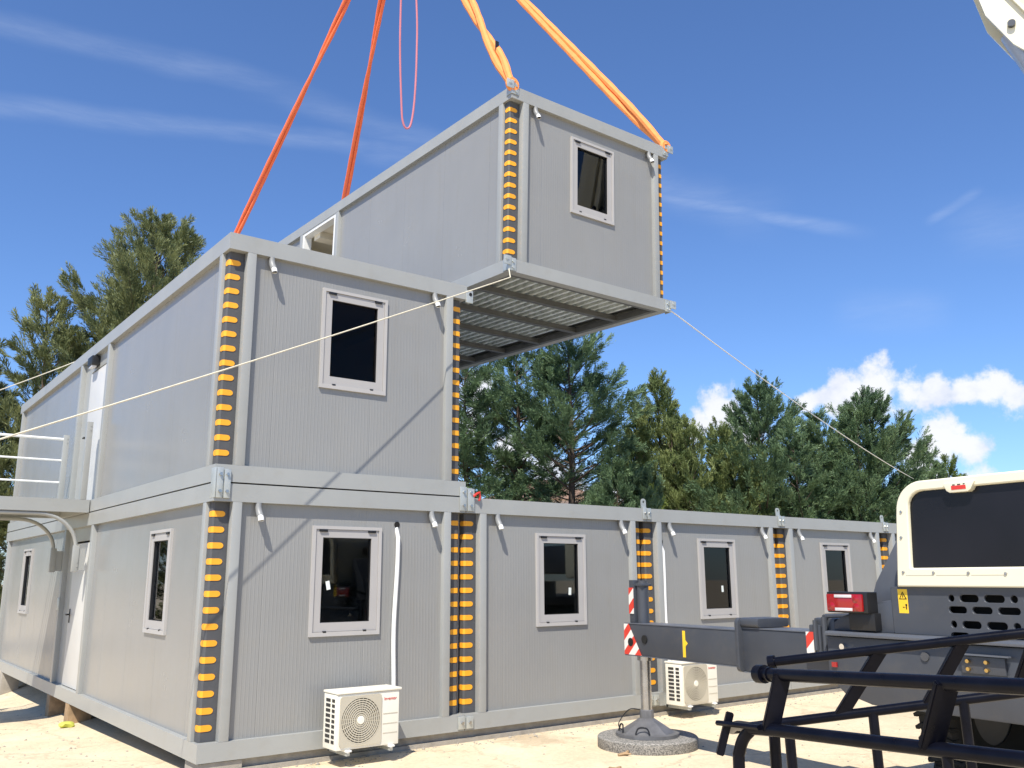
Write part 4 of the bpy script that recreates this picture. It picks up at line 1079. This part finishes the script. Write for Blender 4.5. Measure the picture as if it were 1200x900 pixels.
# house beyond the trees
hs = thing('house', 'small pale pink house with a tiled roof glimpsed between the fir trunks', 'house', (41.0, 43.0, -.4), (0, 0, R(35)))
b = MB(); b.box(-5, 5, -4, 4, 0, 7.4); hw = b.build('wall', M_house, hs)
b = MB(); b.prism([(-4.6, 7.4), (4.6, 7.4), (0, 8.9)], 'x', -5.4, 5.4); b.build('roof', M_tile, hs)
for x in (-3.4, -1.2, 1.2, 3.4):
    for z in (5.2, 2.2):
        b = MB(); b.box(x - .5, x + .5, -4.05, -3.98, z, z + 1.5); w = b.build('window', M_white, hs)
        b = MB(); b.box(x - .42, x + .42, -4.07, -4.052, z + .08, z + 1.42); b.build('pane', M_mesh, w)

# ------------------------------------------------------------------ sun, sky, camera
SUN_AZ, SUN_EL = 51, 55          # light travels towards +Y turned 50 deg to +X
to_sun = Vector((-math.sin(R(SUN_AZ)) * math.cos(R(SUN_EL)), -math.cos(R(SUN_AZ)) * math.cos(R(SUN_EL)), math.sin(R(SUN_EL))))
sl = bpy.data.lights.new('sun', 'SUN'); sl.energy = 4.3; sl.angle = R(.5); sl.color = (1, .94, .84)
so = bpy.data.objects.new('sun', sl); C.objects.link(so); so.rotation_euler = to_sun.to_track_quat('Z', 'Y').to_euler(); so.location = (-20, -20, 30)

w = bpy.data.worlds.new('World'); sc.world = w; w.use_nodes = True
N, L = w.node_tree.nodes, w.node_tree.links
bg = N['Background']; bg.inputs['Strength'].default_value = .10
sky = N.new('ShaderNodeTexSky'); sky.sky_type = 'NISHITA'; sky.sun_disc = False
sky.sun_elevation = R(SUN_EL); sky.sun_rotation = math.atan2(to_sun.x, to_sun.y)
sky.air_density = 1.0; sky.dust_density = .25; sky.ozone_density = 5.0; sky.altitude = 200
tc = N.new('ShaderNodeTexCoord'); DIR = tc.outputs['Generated']
def math_(op, a, b_=None, c_=None):
    n = N.new('ShaderNodeMath'); n.operation = op
    for i, v in enumerate((a, b_, c_)):
        if v is None: continue
        if isinstance(v, (int, float)): n.inputs[i].default_value = v
        else: L.new(v, n.inputs[i])
    return n.outputs[0]
def maprange(v, a, b_, c_, d_, smooth_=True):
    n = N.new('ShaderNodeMapRange'); n.interpolation_type = 'SMOOTHSTEP' if smooth_ else 'LINEAR'
    L.new(v, n.inputs[0])
    for i, x in enumerate((a, b_, c_, d_)): n.inputs[i + 1].default_value = x
    return n.outputs[0]
def noise_(scale, detail, rough, stretch=None, off=0):
    src = DIR
    if stretch:
        mp = N.new('ShaderNodeMapping'); mp.inputs['Scale'].default_value = stretch; mp.inputs['Location'].default_value = (off, off, off); L.new(DIR, mp.inputs[0]); src = mp.outputs[0]
    n = N.new('ShaderNodeTexNoise'); n.inputs['Scale'].default_value = scale; n.inputs['Detail'].default_value = detail; n.inputs['Roughness'].default_value = rough
    L.new(src, n.inputs['Vector']); return n.outputs['Fac']
blobs = [((.762, .623, .170), .055), ((.774, .611, .150), .05), ((.746, .640, .160), .045), ((.851, .49, .186), .062), ((.838, .51, .182), .055), ((.866, .466, .182), .05), ((.877, .446, .184), .036), ((.83, .526, .178), .04), ((.812, .55, .178), .035),
         ((.900, .401, .178), .045), ((.909, .385, .170), .035), ((.890, .42, .180), .032), ((.884, .449, .135), .055), ((.893, .432, .128), .05), ((.873, .468, .12), .05), ((.88, .465, .09), .06),
         ((.555, .806, .205), .05), ((.568, .806, .165), .06), ((.60, .785, .14), .06), ((.64, .761, .10), .07), ((.70, .71, .10), .07), ((.902, .42, .08), .06), ((.52, .84, .16), .07)]
field = None
for c_, r_ in blobs:
    dn = N.new('ShaderNodeVectorMath'); dn.operation = 'DISTANCE'; L.new(DIR, dn.inputs[0]); v = Vector(c_).normalized(); dn.inputs[1].default_value = v
    f = maprange(dn.outputs['Value'], 0, r_ * 1.08, 1, 0, False)
    field = f if field is None else math_('MAXIMUM', field, f)
fb = noise_(26, 8, .62)
dens = math_('ADD', field, math_('MULTIPLY', math_('SUBTRACT', fb, .5), 1.5))
cum = math_('MULTIPLY', maprange(dens, .47, .80, 0, .92), maprange(field, .02, .15, 0, 1))
# thin high streaks along great circles
def streak(p0, p1, width, amt, off):
    a, b_ = Vector(p0).normalized(), Vector(p1).normalized()
    nrm = a.cross(b_).normalized(); mid = (a + b_).normalized(); al = (b_ - a).normalized(); half = (b_ - a).length / 2
    d1 = N.new('ShaderNodeVectorMath'); d1.operation = 'DOT_PRODUCT'; L.new(DIR, d1.inputs[0]); d1.inputs[1].default_value = nrm
    d2 = N.new('ShaderNodeVectorMath'); d2.operation = 'DOT_PRODUCT'; L.new(DIR, d2.inputs[0]); d2.inputs[1].default_value = al
    mo = mid.dot(al)
    wob = noise_(5, 3, .5, (1, 1, 1), off)
    across = math_('ABSOLUTE', math_('ADD', d1.outputs['Value'], math_('MULTIPLY', math_('SUBTRACT', wob, .5), width * 2.2)))
    m1 = maprange(across, 0, width, 1, 0)
    m2 = maprange(math_('ABSOLUTE', math_('SUBTRACT', d2.outputs['Value'], mo)), half * .55, half * 1.25, 1, 0)
    grain = maprange(noise_(14, 6, .65, (1, 1, 7), off + 3), .25, .8, .35, 1)
    return math_('MULTIPLY', math_('MULTIPLY', math_('MULTIPLY', m1, m2), grain), amt)
st = None
for args in (((-.02, .868, .49), (.337, .802, .494), .017, .15, 1), ((.30, .82, .494), (.52, .73, .45), .02, .12, 2), ((.0, .905, .424), (.454, .773, .444), .016, .17, 3), ((.40, .79, .44), (.52, .73, .43), .02, .15, 4),
             ((.66, .635, .40), (.809, .473, .349), .011, .22, 5), ((.60, .68, .42), (.76, .54, .37), .04, .14, 6), ((.838, .415, .345), (.858, .37, .366), .008, .2, 7), ((.80, .50, .26), (.87, .42, .25), .03, .10, 8), ((.85, .40, .33), (.92, .25, .33), .04, .12, 9)):
    s_ = streak(*args); st = s_ if st is None else math_('MAXIMUM', st, s_)
# shade inside the heaps
sh = maprange(math_('ADD', noise_(18, 5, .6, (1, 1, 1.5), 7), math_('MULTIPLY', field, .25)), .35, .75, 0, 1)
ccol = N.new('ShaderNodeMix'); ccol.data_type = 'RGBA'; L.new(sh, ccol.inputs[0]); ccol.inputs[6].default_value = (4.6, 5.0, 6.0, 1); ccol.inputs[7].default_value = (6.8, 6.8, 7.0, 1)
tint = N.new('ShaderNodeMix'); tint.data_type = 'RGBA'; tint.blend_type = 'MULTIPLY'; tint.inputs[0].default_value = 1; L.new(sky.outputs[0], tint.inputs[6]); tint.inputs[7].default_value = (.82, .97, 1.20, 1)
m1 = N.new('ShaderNodeMix'); m1.data_type = 'RGBA'; L.new(st, m1.inputs[0]); L.new(tint.outputs[2], m1.inputs[6]); m1.inputs[7].default_value = (5.2, 5.8, 7.0, 1)
m2 = N.new('ShaderNodeMix'); m2.data_type = 'RGBA'; L.new(cum, m2.inputs[0]); L.new(m1.outputs[2], m2.inputs[6]); L.new(ccol.outputs[2], m2.inputs[7])
L.new(m2.outputs[2], bg.inputs['Color'])

cam = bpy.data.cameras.new('camera'); co = bpy.data.objects.new('camera', cam); C.objects.link(co)
cam.sensor_width = 36; cam.lens = 1051.46 / 1200 * 36; cam.clip_start = .05; cam.clip_end = 2000
yaw, pit, rol = .6527, .2127, -.0042
f = Vector((math.sin(yaw) * math.cos(pit), math.cos(yaw) * math.cos(pit), math.sin(pit)))
r = Vector((math.cos(yaw), -math.sin(yaw), 0)); u = r.cross(f)
r2 = math.cos(rol) * r + math.sin(rol) * u; u2 = -math.sin(rol) * r + math.cos(rol) * u
co.matrix_world = Matrix(((r2.x, u2.x, -f.x, -3.0278), (r2.y, u2.y, -f.y, -8.779), (r2.z, u2.z, -f.z, 1.6703), (0, 0, 0, 1)))
sc.camera = co
sc.cycles.max_bounces = 6; sc.cycles.diffuse_bounces = 3; sc.cycles.glossy_bounces = 3; sc.cycles.transmission_bounces = 3; sc.cycles.transparent_max_bounces = 8
vs = sc.view_settings
vs.view_transform = 'Standard'; vs.look = 'None'; vs.gamma = 1; vs.exposure = .60; vs.use_curve_mapping = False
